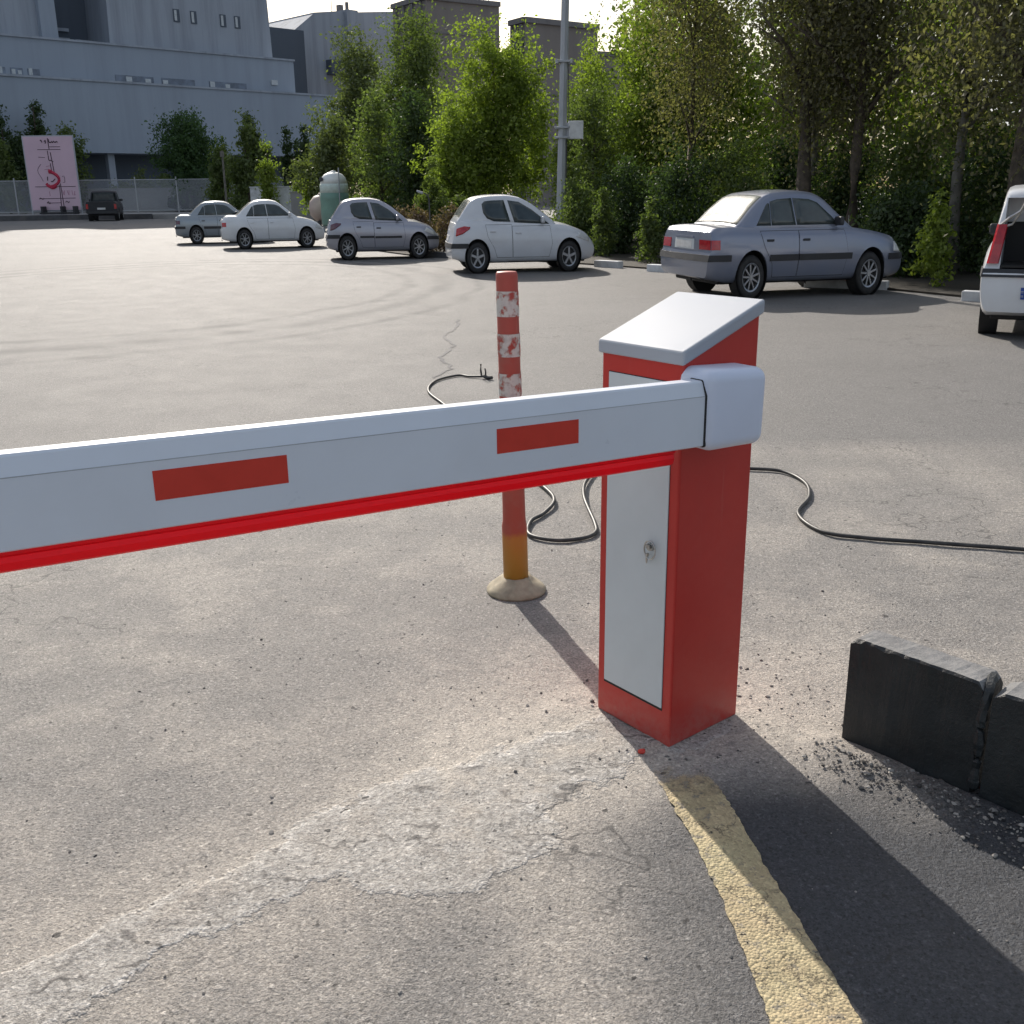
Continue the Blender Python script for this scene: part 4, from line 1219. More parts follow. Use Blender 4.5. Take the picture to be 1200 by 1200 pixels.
for sg in (1, -1):
    bm = bmesh.new(); R = []
    for z in np.linspace(.74, 1.10, 9):
        x = np.interp(z, [.74, .9, 1.22], [-.77, -.74, -.60])
        yo = c.green_y(x, z)
        R.append([bm.verts.new(p) for p in ((x - .006, sg * (yo - .13 + .05 * (z - .74)), z), (x - .030, sg * (yo - .12 + .05 * (z - .74)), z), (x - .030, sg * (yo - .01), z), (x, sg * (yo + .016), z), (x + .16, sg * (yo + .014), z))])
    for A, B in zip(R[:-1], R[1:]):
        for k in range(4): bm.faces.new((A[k], A[k + 1], B[k + 1], B[k]))
    c.part('tail_light', bm, M['lamp_red'])
    bm = bmesh.new()
    add_tube(bm, [(-.66, sg * .66, 1.09), (-.70, sg * .56, 1.16), (-.72, sg * .44, 1.22), (-.76, sg * .36, 1.36), (-.80, sg * .33, 1.62)], .016, 6); add_tube(bm, [(-.66, sg * .64, 1.07), (-.68, sg * .52, 1.10), (-.70, sg * .44, 1.20)], .012, 6)
    c.part('gas_strut', bm, M['steel'])
bm = bmesh.new(); add_box(bm, (-.10, 0, .86), (.02, 1.2, .5)); add_box(bm, (-.45, 0, .715), (.72, 1.18, .02))
c.part('boot_lining', bm, M['dark_gap'])
bm = bmesh.new()
for q0, q1, sl_ in ((-.1, 0, 0),):
    add_box(bm, (-.83, 0, 1.74), (1.0, .84, .05), Matrix.Rotation(math.radians(-24), 4, 'Y'), .02, 2)
tg = c.part('tailgate', bm, c.paint)
bm = bmesh.new(); add_box(bm, (-.86, 0, 1.79), (.55, .70, .012), Matrix.Rotation(math.radians(-24), 4, 'Y')); c.part('tailgate_window', bm, M['glass'], tg)
pl_ = rear_panel(c, 'number_plate', -.40, .40, .415, .525, .010, M['plate'])
rear_panel(c, 'plate_strip', .315, .40, .415, .525, .0125, M['plate_blue'], pl_)
bm = bmesh.new()
def plate_pt(y, z): 
    p = c.end_pt(-1, 0, z, .0145); return Vector((p.x, y, z))
strokes = [[(.245, .49), (.245, .445), (.225, .432), (.205, .445), (.205, .475)], [(.165, .497), (.165, .43)], [(.13, .497), (.13, .43)], [(.10, .497), (.10, .43)], [(.05, .47), (.02, .44), (-.02, .44), (-.03, .47)], [(-.08, .497), (-.08, .43)], [(-.12, .495), (-.15, .46), (-.18, .495)], [(-.23, .497), (-.23, .43)]]
for st in strokes: add_tube(bm, [plate_pt(y, z) for y, z in st], .0055, 5)
c.part('plate_digits', bm, M['black_trim'], pl_)
bm = bmesh.new()
for z in (.44, .45, .478, .492): add_tube(bm, [plate_pt(.315, z) + Vector((-.002, 0, 0)), plate_pt(.28, z) + Vector((-.002, 0, 0))], .0022, 4)
c.part('plate_mark', bm, M['plate'], pl_)
bx = thing('carton', 'small brown carton lying in the open boot of the white estate', 'carton', (5.06, 9.90, .727), math.radians(60))
obj('box', box_me('box', (0, 0, .055), (.26, .20, .11), None, .004), simple('cardboard', (.36, .27, .17), .8), bx)
obj('tape', box_me('tape', (0, 0, .1105), (.262, .04, .003)), simple('parcel_tape', (.42, .34, .22), .4), bx)

# ------------------------------------------------------------------ kerbs along the trees
def kerb_run(pts, label, mat, w_=.16, h=.13, name='kerb_stone', group='white kerb stones along the trees'):
    bm = bmesh.new()
    for (x0, y0), (x1, y1) in zip(pts[:-1], pts[1:]):
        L = math.hypot(x1 - x0, y1 - y0); a = math.atan2(y1 - y0, x1 - x0)
        add_box(bm, ((x0 + x1) / 2, (y0 + y1) / 2, h / 2 - .02), (L - .02, w_, h + .04), a, .015, 2)
    return tag(obj(name, bm_mesh(name, bm), mat), label, 'kerb', group)
kerb_run([(1.75, 21.1), (2.20, 20.6)], 'white kerb stone at the nose of the white hatchback', M['kerb_white'])
kerb_run([(2.62, 19.7), (3.12, 19.2)], 'white kerb stone just behind the tail of the silver blue saloon', M['kerb_white'])
kerb_run([(4.55, 16.1), (5.16, 15.75), (5.62, 15.45)], 'white kerb stones running under the nose of the silver blue saloon', M['kerb_white'])
kerb_run([(6.02, 13.85), (6.32, 13.65), (7.2, 13.1), (8.2, 12.4)], 'white kerb stones beside the estate car with raised tailgate', M['kerb_white'])
kerb_run([(-2.2, 25.2), (-1.2, 24.4), (-.2, 23.4)], 'low pale kerb under the dry shrubs', M['kerb_dark'])
# earth bed behind the kerb
bm = bmesh.new()
add_prism(bm, [(2.0, 21.2), (2.55, 20.4), (3.35, 19.4), (5.2, 16.2), (6.3, 14.0), (10, 11.2), (40, 11), (40, 60), (-7, 46), (-5.5, 32), (-2.4, 25.6), (-.1, 23.6)], -.05, .03)
tag(obj('planting_bed', bm_mesh('planting_bed', bm), simple('dark_soil', (.045, .038, .028), .95, var=.4, scale=3)), kind='structure')
# raised pavement far left
bm = bmesh.new()
add_prism(bm, [(-80, 66.5), (-36, 70.5), (-28.5, 72.5), (-18, 71.5), (-13, 68), (-13, 140), (-80, 140)], -.05, .30)
tag(obj('pavement', bm_mesh('pavement', bm), simple('pale_paving', (.30, .29, .28), .85, var=.2, scale=.4)), kind='structure')
kerb_run([(-60, 68.2), (-36, 70.35), (-28.5, 72.35), (-24, 71.85)], 'dark kerb edging the pavement below the pink banner', M['kerb_dark'], .3, .34, 'kerb_stone', None)

# ------------------------------------------------------------------ light pole
pole = thing('light_pole', 'tall grey street light pole behind the bonnet of the white hatchback', 'light pole', (1.303, 26.94, 0))
bm = bmesh.new()
rb = [(.118, 0), (.115, .5), (.105, 3.0), (.092, 6.0), (.075, 9.5)]
lathe(bm, rb, 8, .021)
obj('shaft', bm_mesh('shaft', bm), M['pole_grey'], pole)
bm = bmesh.new(); lathe(bm, [(.20, 0), (.20, .02), (.14, .04), (.125, .25)], 8); obj('foot', bm_mesh('foot', bm), M['pole_grey'], pole)
for z, e in ((4.45, .17), (2.95, .15), (2.72, .15)):
    bm = bmesh.new(); x0 = .021 * z
    add_box(bm, (x0, 0, z), (.26, .26, .05), None, .01)
    for sx in (-1, 1):
        add_box(bm, (x0 + sx * e, -.05, z), (.07, .12, .10 if z > 4 else .06), None, .01)
        add_cyl(bm, (x0 + sx * (e + .03), -.1, z + .02), (x0 + sx * (e + .03), .1, z + .02), .02, .02, 8)
    obj('clamp', bm_mesh('clamp', bm), M['pole_grey'], pole)
bm = bmesh.new(); add_box(bm, (.39, .0, 2.89), (.36, .22, .42), None, .012); 
jb = obj('junction_box', bm_mesh('junction_box', bm), M['kerb_white'], pole)
obj('box_bracket', box_me('box_bracket', (.16, 0, 2.89), (.12, .06, .34)), M['pole_grey'], pole)
bm = bmesh.new(); add_tube(bm, [(.17 , -.03, 2.68), (.15, -.02, 1.6), (.14, -.01, .2)], .012, 6); add_tube(bm, [(.20, 0, 4.4), (.21, 0, 3.6), (.22, 0, 3.1)], .012, 6)
obj('conduit', bm_mesh('conduit', bm), M['kerb_dark'], pole)
bm = bmesh.new(); add_tube(bm, [(.2, 0, 9.4), (.0, -.6, 9.9), (-.1, -1.6, 10.1)], .05, 8); obj('arm', bm_mesh('arm', bm), M['pole_grey'], pole)
bm = bmesh.new(); add_box(bm, (-.12, -1.9, 10.08), (.28, .7, .12), None, .04); obj('lamp_head', bm_mesh('lamp_head', bm), M['pole_grey'], pole)

# slim poles by the far fence
for (x, y, h, lb) in ((-16.3, 62, 3.9, 'thin grey post standing among the small poplars by the block wall'),):
    bm = bmesh.new(); lathe(bm, [(.07, 0), (.055, h)], 8); add_box(bm, (0, -.05, h - .2), (.22, .12, .3), None, .02)
    o = obj('slim_post', bm_mesh('slim_post', bm), M['bark_grey']); o.location = (x, y, 0)
    tag(o, lb, 'post')
# garden lamp by dry shrubs
gl = thing('garden_lamp', 'small curved white garden lamp among the dry shrubs right of the silver hatchback', 'lamp', (-1.93, 26.2, 0))
bm = bmesh.new(); add_tube(bm, catmull([(0, 0, 0), (0, 0, 1.1), (-.03, 0, 1.38), (-.16, 0, 1.47)], 6), .018, 6); obj('stem', bm_mesh('stem', bm), M['kerb_dark'], gl)
bm = bmesh.new(); add_box(bm, (-.22, 0, 1.475), (.17, .12, .05), Matrix.Rotation(.35, 4, 'Y'), .02); obj('lamp_shade', bm_mesh('lamp_shade', bm), M['lid_white'], gl)

# ------------------------------------------------------------------ banner
ban = thing('banner', 'pale pink upright banner with dark script and a red swirl on the far pavement', 'banner', (-32.65, 77.4, .30))
BW, BH = 3.5, 5.3
obj('panel', box_me('panel', (0, 0, BH / 2 + .15), (BW, .05, BH - .3)), simple('pink_vinyl', (.62, .44, .52), .6, var=.05, scale=.6), ban)
bm = bmesh.new()
for sx in (-1, 1): add_box(bm, (sx * (BW / 2 + .04), .03, BH / 2), (.07, .09, BH))
add_box(bm, (0, .03, BH + .04), (BW + .15, .09, .08)); add_box(bm, (0, .03, .30), (BW, .09, .06))
obj('frame', bm_mesh('frame', bm), M['pole_grey'], ban)
bm = bmesh.new()
for sx in (-.8, .6, 1.5): add_box(bm, (sx, -.35, .28), (.12, .8, .56)); 
add_box(bm, (.3, -.35, .08), (2.6, .7, .12))
obj('stand', bm_mesh('stand', bm), M['black_trim'], ban)
def bx_(p): return (p[0] - .5) * BW, p[1] * BH
ink = simple('dark_ink', (.06, .03, .045), .6); inkred = simple('red_ink', (.45, .02, .06), .6); inkp = simple('faded_pink_ink', (.45, .22, .30), .6)
def strokes_mesh(name, sts, wd, mat):
    bm = bmesh.new()
    for st in sts:
        P = catmull([(bx_(p)[0], -.032, bx_(p)[1]) for p in st], 6) if len(st) > 2 else [(bx_(p)[0], -.032, bx_(p)[1]) for p in st]
        add_tube(bm, P, wd, 5)
    o = obj(name, bm_mesh(name, bm), mat, ban); return o
# heading script, rules and small lines of script
strokes_mesh('heading_script', [[(.35, .945), (.37, .955), (.385, .925)], [(.43, .935), (.455, .95), (.46, .925), (.44, .915)], [(.52, .965), (.53, .93), (.56, .925), (.58, .935), (.60, .922), (.62, .938), (.65, .924), (.68, .936), (.70, .924)]], .035, ink)
for st_ in [[(.27, .835), (.74, .835)], [(.52, .87), (.74, .868)], [(.27, .74), (.40, .735)], [(.12, .36), (.95, .36)], [(.18, .205), (.92, .21)], [(.32, .148), (.60, .15)]]:
    strokes_mesh('rule_line', [st_], .020, ink)
strokes_mesh('ink_column', [[(.505, .98), (.51, .84)], [(.47, .82), (.475, .70)], [(.525, .80), (.535, .70), (.55, .55), (.555, .52)], [(.48, .69), (.50, .70), (.56, .68)], [(.495, .66), (.50, .56)], [(.62, .38), (.60, .0)], [(.645, .40), (.66, .06)]], .028, ink)
strokes_mesh('arc_line', [[(.30, .65), (.235, .60), (.22, .55), (.27, .48), (.30, .43)], [(.70, .49), (.74, .49), (.74, .42), (.70, .415)]], .016, ink)
strokes_mesh('small_script', [[(.32, .15), (.35, .165), (.37, .14), (.39, .155)], [(.70, .155), (.73, .17), (.76, .15), (.78, .168)], [(.17, .20), (.20, .215), (.24, .198), (.27, .212)]], .026, ink)
strokes_mesh('faded_lettering', [[(.40, .30), (.40, .24)], [(.67, .31), (.69, .25), (.71, .31)], [(.76, .31), (.79, .25), (.80, .31)], [(.86, .31), (.87, .25)], [(.92, .30), (.90, .25), (.93, .26)], [(.40, .62), (.48, .63)], [(.36, .58), (.46, .585)]], .020, inkp)
strokes_mesh('red_swirl', [[(.44, .55), (.52, .54), (.60, .50), (.63, .46), (.60, .41), (.50, .37), (.40, .365), (.36, .40)], [(.40, .375), (.48, .345), (.56, .37)], [(.44, .565), (.50, .555)]], .11, inkred)
strokes_mesh('swirl_mark', [[(.40, .49), (.39, .44)], [(.46, .43), (.49, .425), (.55, .46)]], .035, ink)

# ------------------------------------------------------------------ far fence, walls, tanks
fen = thing('mesh_fence', 'grey wire mesh fence with steel posts along the far edge of the car park', 'fence', (0, 0, .30))
FP = [(-45, 78), (-36.2, 79), (-27.7, 80), (-24.8, 80.5), (-22.0, 80.5), (-20.4, 80.5), (-15, 78)]
for x, y in FP:
    bm = bmesh.new(); add_cyl(bm, (x, y, 0), (x, y, 2.55), .055, .05, 8); obj('post', bm_mesh('post', bm), M['fence_metal'], fen)
for (x0, y0), (x1, y1) in zip(FP[:-1], FP[1:]):
    bm = bmesh.new()
    for z in (.15, 2.35): add_cyl(bm, (x0, y0, z), (x1, y1, z), .03, .03, 6)
    obj('rail', bm_mesh('rail', bm), M['fence_metal'], fen)
    me = mesh_py('wire_panel', [(x0, y0, .1), (x1, y1, .1), (x1, y1, 2.35), (x0, y0, 2.35)], [(0, 1, 2, 3)])
    o = obj('wire_panel', me, M['wire'], fen)
def wall(name, a, b, h, th, z, label, mat=None):
    L = math.hypot(b[0] - a[0], b[1] - a[1]); an = math.atan2(b[1] - a[1], b[0] - a[0])
    bm = bmesh.new(); add_box(bm, ((a[0] + b[0]) / 2, (a[1] + b[1]) / 2, z + h / 2), (L, th, h), an, .01, 1)
    add_box(bm, ((a[0] + b[0]) / 2, (a[1] + b[1]) / 2, z + h + .03), (L + .04, th + .1, .06), an, .01, 1)
    return tag(obj(name, bm_mesh(name, bm), mat or M['wall_grey']), label, 'wall')
wall('garden_wall', (-36, 86.5), (-15, 84.5), 1.75, .25, .30, 'long low grey wall behind the wire mesh fence')
wall('block_wall', (-14.6, 61), (-11.8, 60.5), 1.85, .25, 0, 'pale block wall right of the mesh fence under the small poplars', M['kerb_white'])
wall('block_wall', (-11.3, 56), (-8.8, 55), 1.55, .25, 0, 'grey block wall behind the bonnet of the white saloon')
# covered vehicle behind the fence
c = Car('parked_car', 'dark car parked behind the wire mesh fence', (-25.6, 83.6), math.radians(8), .9, 1.1, dict(NOTCH), M['p_black'], None, 6)
c.root.location.z = .30

tk = thing('storage_tank', 'green and white ribbed storage tank behind the silver hatchback', 'tank', (-7.05, 43.0, 0), math.radians(-12))
tk.scale = (.80, .80, .94)
def half_lathe(prof_, n, mat, name, parent, rot):
    bm = bmesh.new(); lathe(bm, prof_, n)
    bmesh.ops.transform(bm, matrix=rot, verts=bm.verts[:])
    return obj(name, bm_mesh(name, bm, True), mat, parent)
half_lathe([(.66, .0), (.70, .1), (.72, .5), (.70, .9), (.72, 1.1), (.71, 1.35)], 32, M['tank_green'], 'shell', tk, Matrix.Translation((.12, 0, .25)))
half_lathe([(.71, 1.35), (.70, 1.62), (.68, 1.72)], 32, simple('pale_green_paint', (.55, .64, .60), .5), 'upper_band', tk, Matrix.Translation((.12, 0, .25)))
half_lathe([(.68, 1.72), (.60, 1.95), (.45, 2.10), (.22, 2.18), (.14, 2.19), (.13, 2.24), (.02, 2.25)], 32, M['tank_white'], 'dome', tk, Matrix.Translation((.12, 0, .25)))
bm = bmesh.new()
for k in range(4):
    a = k * PI / 2 + .5; add_cyl(bm, (.12 + .6 * math.cos(a), .6 * math.sin(a), 0), (.12 + .6 * math.cos(a), .6 * math.sin(a), .3), .05, .05, 8)
obj('leg', bm_mesh('leg', bm), M['pole_grey'], tk)
bm = bmesh.new(); add_cyl(bm, (-.3, -.55, 2.15), (-.3, -.62, 2.15), .10, .10, 12); obj('hatch', bm_mesh('hatch', bm), M['win_dark'], tk)
bm = bmesh.new(); add_tube(bm, [(.55, -.5, .2), (.6, -.55, 1.4), (.62, -.55, 2.6)], .03, 6); obj('pipe', bm_mesh('pipe', bm), M['pole_grey'], tk)
tk2 = thing('storage_tank', 'small pinkish rounded tank left of the green and white tank', 'tank', (-7.75, 44.3, 0), math.radians(8))
half_lathe([(.05, -.55), (.28, -.50), (.48, -.32), (.56, -.05), (.57, .3), (.57, .8), (.5, 1.0), (.2, 1.1)], 28, M['tank_pink'], 'shell', tk2, Matrix.Translation((.05, 0, .90)) @ Matrix.Rotation(math.radians(90), 4, 'Y'))
bm = bmesh.new()
for x in (-.1, .6): add_box(bm, (x, 0, .20), (.12, .8, .40), None, .02)
obj('cradle', bm_mesh('cradle', bm), M['kerb_dark'], tk2)
bm = bmesh.new(); lathe(bm, [(.10, 1.44), (.10, 1.50), (.03, 1.51)], 12); obj('cap', bm_mesh('cap', bm), M['tank_pink'], tk2)

# ------------------------------------------------------------------ buildings
BU = Vector((.71555, .69856, 0)); BM_ = Vector((-.69856, .71555, 0)); BP0 = Vector((-41.08, 90.0, 0))
def bpt(uu, ss, z): return BP0 + BU * uu + BM_ * ss + Vector((0, 0, z))
def bblock(bm, u0, u1, s0, s1, z0, z1, zz1=None, batter=0.0):
    zz1 = z1 if zz1 is None else zz1
    V = [bm.verts.new(bpt(a, b, z)) for a, b, z in ((u0, s0, z0), (u1, s0, z0), (u1, s1, z0), (u0, s1, z0), (u0 + batter, s0, z1), (u1 - batter, s0, zz1), (u1 - batter, s1, zz1), (u0 + batter, s1, z1))]
    for q in ((3, 2, 1, 0), (4, 5, 6, 7), (0, 1, 5, 4), (1, 2, 6, 5), (2, 3, 7, 6), (3, 0, 4, 7)): bm.faces.new([V[i] for i in q])
def bpart(name, args, mat, parent, bev=0):
    bm = bmesh.new()
    for a in args: bblock(bm, *a)
    return obj(name, bm_mesh(name, bm), mat, parent)
hall = thing('concrete_building', 'large stepped grey concrete building with stained tower blocks at upper left', 'building')
lower = bpart('lower_slab', [(-40, 33.5, 0, 30, 5.15, 11.0)], M['conc_a'], hall)
obj_ = bpart('slab_ledge', [(-40, 33.6, -.12, .4, 10.95, 11.12)], M['conc_b'], lower)
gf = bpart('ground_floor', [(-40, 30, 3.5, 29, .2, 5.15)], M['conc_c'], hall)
for k, uu in enumerate((-22, -11, -2, 8.8, 19.5, 29)):
    bpart('column', [(uu - .3, uu + .3, .8, 1.4, .2, 5.15)], M['conc_b'], hall)
mid_ = bpart('middle_slab', [(-40, 29.4, 2, 29, 11.0, 14.3)], M['conc_a'], hall)
bpart('slab_ledge', [(-40, 29.5, 1.85, 2.4, 14.25, 14.42)], M['conc_b'], mid_)
tw = bpart('tower', [(11.4, 28.3, 4, 28, 14.3, 33, None, .6)], M['conc_b'], hall)
lb = bpart('left_block', [(-40, 5.2, 4, 28, 14.3, 33)], M['conc_b'], hall)
bpart('pier', [(5.2, 6.6, 3.4, 10, 14.3, 33)], M['conc_a'], lb)
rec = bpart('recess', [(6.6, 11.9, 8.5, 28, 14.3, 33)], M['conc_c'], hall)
for z in (15.1, 15.9): bpart('balcony_rail', [(7.3, 9.6, 8.2, 8.45, z, z + .28)], M['conc_b'], rec)
bpart('parapet', [(9.9, 11.6, 7.6, 8.45, 14.45, 15.25)], M['conc_b'], rec)
for uu in (18.2, 19.95, 23.05, 24.6):
    fr = bpart('window', [(uu - .34, uu + .28, 3.93, 4.0 + .1, 17.05, 18.15)], M['conc_c'], tw)
    bpart('pane', [(uu - .26, uu - .02, 3.9, 3.93, 17.15, 18.05)], M['win_light'], fr)
for u0, u1 in ((-.5, 1.2), (1.6, 2.6), (3.0, 4.0), (10.6, 14.2), (15.0, 18.3), (19.8, 23.8)):
    g_ = bpart('window_band', [(u0, u1, 1.95, 2.05, 11.3, 11.85)], M['win_dim'], mid_)
    n = max(2, int((u1 - u0) / .8))
    for q in range(n):
        if random.random() < .65:
            a = u0 + (u1 - u0) * q / n + .08
            bpart('pane', [(a, a + (u1 - u0) / n * .6, 1.91, 1.95, 11.35, 11.35 + random.uniform(.3, .55))], M['win_light'], g_)
bpart('vent', [(26.6, 27.3, 1.85, 2.0, 11.9, 12.35)], M['win_light'], mid_)
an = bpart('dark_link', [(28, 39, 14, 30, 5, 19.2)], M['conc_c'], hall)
# right grey wing with a sloping roofline
bm = bmesh.new()
bblock(bm, 39.1, 41.9, 16, 36, 3, 19.5, 21.5); bblock(bm, 41.9, 46.2, 16, 36, 3, 21.6, 22.2); bblock(bm, 46.2, 47.8, 15.4, 36, 3, 22.3); bblock(bm, 47.8, 54.0, 16, 36, 3, 22.2, 22.9)
wing = obj('side_wing', bm_mesh('side_wing', bm), M['conc_b'], hall)
bpart('balcony', [(43.2, 50, 15.0, 16.0, 15.0, 16.6)], M['conc_c'], wing)
bpart('roof_tank', [(47.0, 47.6, 18, 18.6, 22.3, 23.2), (48.1, 48.4, 18, 18.3, 22.3, 23.6)], M['brown_d'], wing)
bpart('antenna', [(47.3, 47.36, 20, 20.06, 22, 24.5)], M['brown_d'], wing)

def tower_block(name, A, B, C, z, label, m1, m2, floors, ex=None):
    """three ground corners: A-B is the left face, B-C the right face."""
    t = thing(name, label, 'building')
    D = (A[0] + C[0] - B[0], A[1] + C[1] - B[1])
    bm = bmesh.new(); add_prism(bm, [A, B, C, D], 0, z)
    w_ = obj('wall', bm_mesh('wall', bm), m1, t)
    bm = bmesh.new()
    a, b, c_ = Vector((*A, 0)), Vector((*B, 0)), Vector((*C, 0))
    for p, q in ((a, b), (b, c_)):
        L = (q - p).length; dr = (q - p).normalized(); nr = Vector((dr.y, -dr.x, 0))
        add_box(bm, (p + q) / 2 + nr * .02 + Vector((0, 0, z + .15)), (L + .1, .5, .5), math.atan2(dr.y, dr.x))
    obj('parapet', bm_mesh('parapet', bm), m2, t)
    L = (b - a).length; dr = (b - a).normalized(); nr = Vector((dr.y, -dr.x, 0)); ang = math.atan2(dr.y, dr.x)
    n = max(3, int(L / 1.5))
    for k in range(n):
        bm = bmesh.new()
        add_box(bm, a + dr * L * (k + .5) / n + nr * .1 + Vector((0, 0, z * .5)), (.25, .3, z - .4), ang)
        obj('pilaster', bm_mesh('pilaster', bm), m2, t)
    for zz in floors:
        bm = bmesh.new(); add_box(bm, (a + b) / 2 + nr * .04 + Vector((0, 0, zz)), (L * .86, .1, .9), ang)
        obj('window_band', bm_mesh('window_band', bm), M['win_dark'], t)
        L2 = (c_ - b).length; d2 = (c_ - b).normalized(); n2_ = Vector((d2.y, -d2.x, 0))
        bm = bmesh.new(); add_box(bm, (c_ + b) / 2 + n2_ * .03 + Vector((0, 0, zz - 1.2)), (L2 - .1, .12, .16), math.atan2(d2.y, d2.x))
        obj('string_course', bm_mesh('string_course', bm), m2, t)
    return t
tb_ = tower_block('brown_building', (-12.9, 128.7), (-8.65, 122.6), (-.75, 128), 21.6, 'tall brown flat roofed block rising behind the trees beside the grey wing', M['brown_c'], M['brown_d'], (19.5, 16.5))
bm = bmesh.new()
for dx in (0, .5, 1.1): add_cyl(bm, (-3 + dx, 128, 21.8), (-3 + dx, 128, 24.5 - dx), .06, .03, 6)
obj('antenna', bm_mesh('antenna', bm), M['brown_d'], tb_)
tower_block('brown_building', (.44, 111.8), (1.85, 109.5), (9.4, 115), 17.3, 'lower brown flat roofed block left of the light pole', M['brown_c'], M['brown_d'], (15.0, 12.0))
tower_block('brown_building', (9.0, 139), (9.6, 136), (22, 142), 17.4, 'low distant roof line right of the light pole above the trees', M['brown_c'], M['brown_d'], (15.5,))

# ------------------------------------------------------------------ vegetation
def leaf_mesh(name, blobs, n, size, clump=.3, per=45, seed=0, aspect=.55, droop=0.0, shell=.55):
    """many small leaf faces gathered in clumps inside a set of ellipsoids / cones."""
    rg = np.random.default_rng(seed)
    vol = np.array([b[3] * b[4] * b[5] for b in blobs]) ** .75; vol /= vol.sum()
    nc = max(1, n // per)
    bi = rg.choice(len(blobs), nc, p=vol)
    B = np.array([list(b[:6]) for b in blobs])[bi]
    shp = np.array([b[6] if len(b) > 6 else 0 for b in blobs])[bi]
    d = rg.normal(size=(nc, 3)); d /= np.linalg.norm(d, axis=1)[:, None]
    rad = rg.random(nc) ** shell
    c = d * rad[:, None]
    # cones: narrow towards the top
    tz = (c[:, 2] + 1) / 2
    taper = np.where(shp == 1, np.clip(1.15 * (1 - tz) ** .8 + .06, 0, 1.1), 1.0)
    c[:, 0] *= taper; c[:, 1] *= taper
    c = c * B[:, 3:6] + B[:, :3]
    cs = clump * (.5 + rg.random(nc))
    k = rg.poisson(per, nc).clip(6)
    ci = np.repeat(np.arange(nc), k)
    N = len(ci)
    off = rg.normal(size=(N, 3)) * cs[ci][:, None] * np.array([.55, .55, .5 + droop])
    off[:, 2] -= droop * cs[ci] * rg.random(N)
    p = c[ci] + off
    out = p - np.array([[b[0], b[1], b[2]] for b in blobs])[bi][ci]
    nrm = rg.normal(size=(N, 3)) + .5 * out / (np.linalg.norm(out, axis=1)[:, None] + 1e-6) + np.array([0, 0, .35])
    nrm /= np.linalg.norm(nrm, axis=1)[:, None]
    t = rg.normal(size=(N, 3)); t[:, 2] -= droop * 2.5
    t -= nrm * (t * nrm).sum(1)[:, None]; t /= np.linalg.norm(t, axis=1)[:, None] + 1e-9
    b = np.cross(nrm, t)
    L = size * (.6 + .8 * rg.random(N))[:, None]; Wd = L * aspect
    v = np.stack([p - t * L * .5, p + b * Wd * .5 + nrm * L * .08, p + t * L * .5, p - b * Wd * .5 + nrm * L * .08], 1).reshape(-1, 3)
    me = bpy.data.meshes.new(name)
    me.vertices.add(len(v)); me.vertices.foreach_set('co', v.astype(np.float32).ravel())
    li = np.arange(len(v)); me.loops.add(len(li)); me.loops.foreach_set('vertex_index', li)
    me.polygons.add(N); me.polygons.foreach_set('loop_start', np.arange(0, 4 * N, 4)); me.polygons.foreach_set('loop_total', np.full(N, 4))
    me.update(calc_edges=True)
    return me

def trunk_mesh(h, r0, seed, lean=(0, 0), limbs=6, spread=.9, top=.92, fork=None):
    rg = random.Random(seed); bm = bmesh.new()
    n = 9; P = []
    for i in range(n):
        t = i / (n - 1)
        P.append(Vector((lean[0] * t * h + .05 * h * .3 * mnoise.noise(Vector((t * 2.5, seed, 0))), lean[1] * t * h + .02 * h * mnoise.noise(Vector((t * 2.5, seed, 5))), t * h * top)))
    R = [r0 * (1.25 if i == 0 else 1) * (1 - .82 * (i / (n - 1))) for i in range(n)]
    add_tube(bm, P, R, 9)
    for k in range(limbs):
        t = rg.uniform(.30, .92); i = min(n - 2, int(t * (n - 1)))
        p = P[i].lerp(P[i + 1], t * (n - 1) - i); a = rg.uniform(0, 2 * PI); L = spread * rg.uniform(.6, 1.2) * (1.2 - .6 * t)
        q1 = p + Vector((math.cos(a) * L * .45, math.sin(a) * L * .45, L * .55)); q2 = p + Vector((math.cos(a) * L, math.sin(a) * L, L * .95))
        rr = r0 * (1 - .8 * t) * .55
        add_tube(bm, [p, q1, q2], [rr, rr * .65, rr * .25], 6)
        b2 = a + rg.uniform(-.9, .9)
        add_tube(bm, [q1, q1 + Vector((math.cos(b2) * L * .5, math.sin(b2) * L * .5, L * .35))], [rr * .5, rr * .15], 5)
    return bm_mesh('trunk', bm, True)

TREES = []
def tree(name, label, cat, loc, blobs, n, size, mat, h=None, r0=.1, seed=1, group=None, bark='wood_bark', lean=(0, 0), limbs=6, spread=.8, rz=0.0, **kw):
    t = thing(name, label, cat, loc, rz, group)
    if h: obj('trunk', trunk_mesh(h, r0, seed, lean, limbs, spread), M[bark], t)
    obj('crown' if h else 'foliage', leaf_mesh('crown', blobs, n, size, seed=seed, **kw), M[mat], t)
    return t
def blobset(seed, h0, h1, rx, n, ry=None, jag=.5, narrow_top=.45, narrow_low=.7, sz=.54):
    """an uneven stack of overlapping clumps filling a crown from height h0 to h1."""
    rg = random.Random(seed); out = []
    ry = ry or rx
    for k in range(n):
        t = (k + .5) / n
        prof_ = (narrow_low + (1 - narrow_low) * min(1, t / .35)) if t < .35 else 1 - (1 - narrow_top) * ((t - .35) / .65) ** 1.6
        a = rg.uniform(0, 2 * PI); e = rg.uniform(.15, .75) * prof_
        s = rg.uniform(.75, 1.2) * sz
        out.append((math.cos(a) * rx * e, math.sin(a) * ry * e, h0 + (h1 - h0) * t, rx * prof_ * s * 1.25, ry * prof_ * s * 1.25, (h1 - h0) * s * .34))
    return out
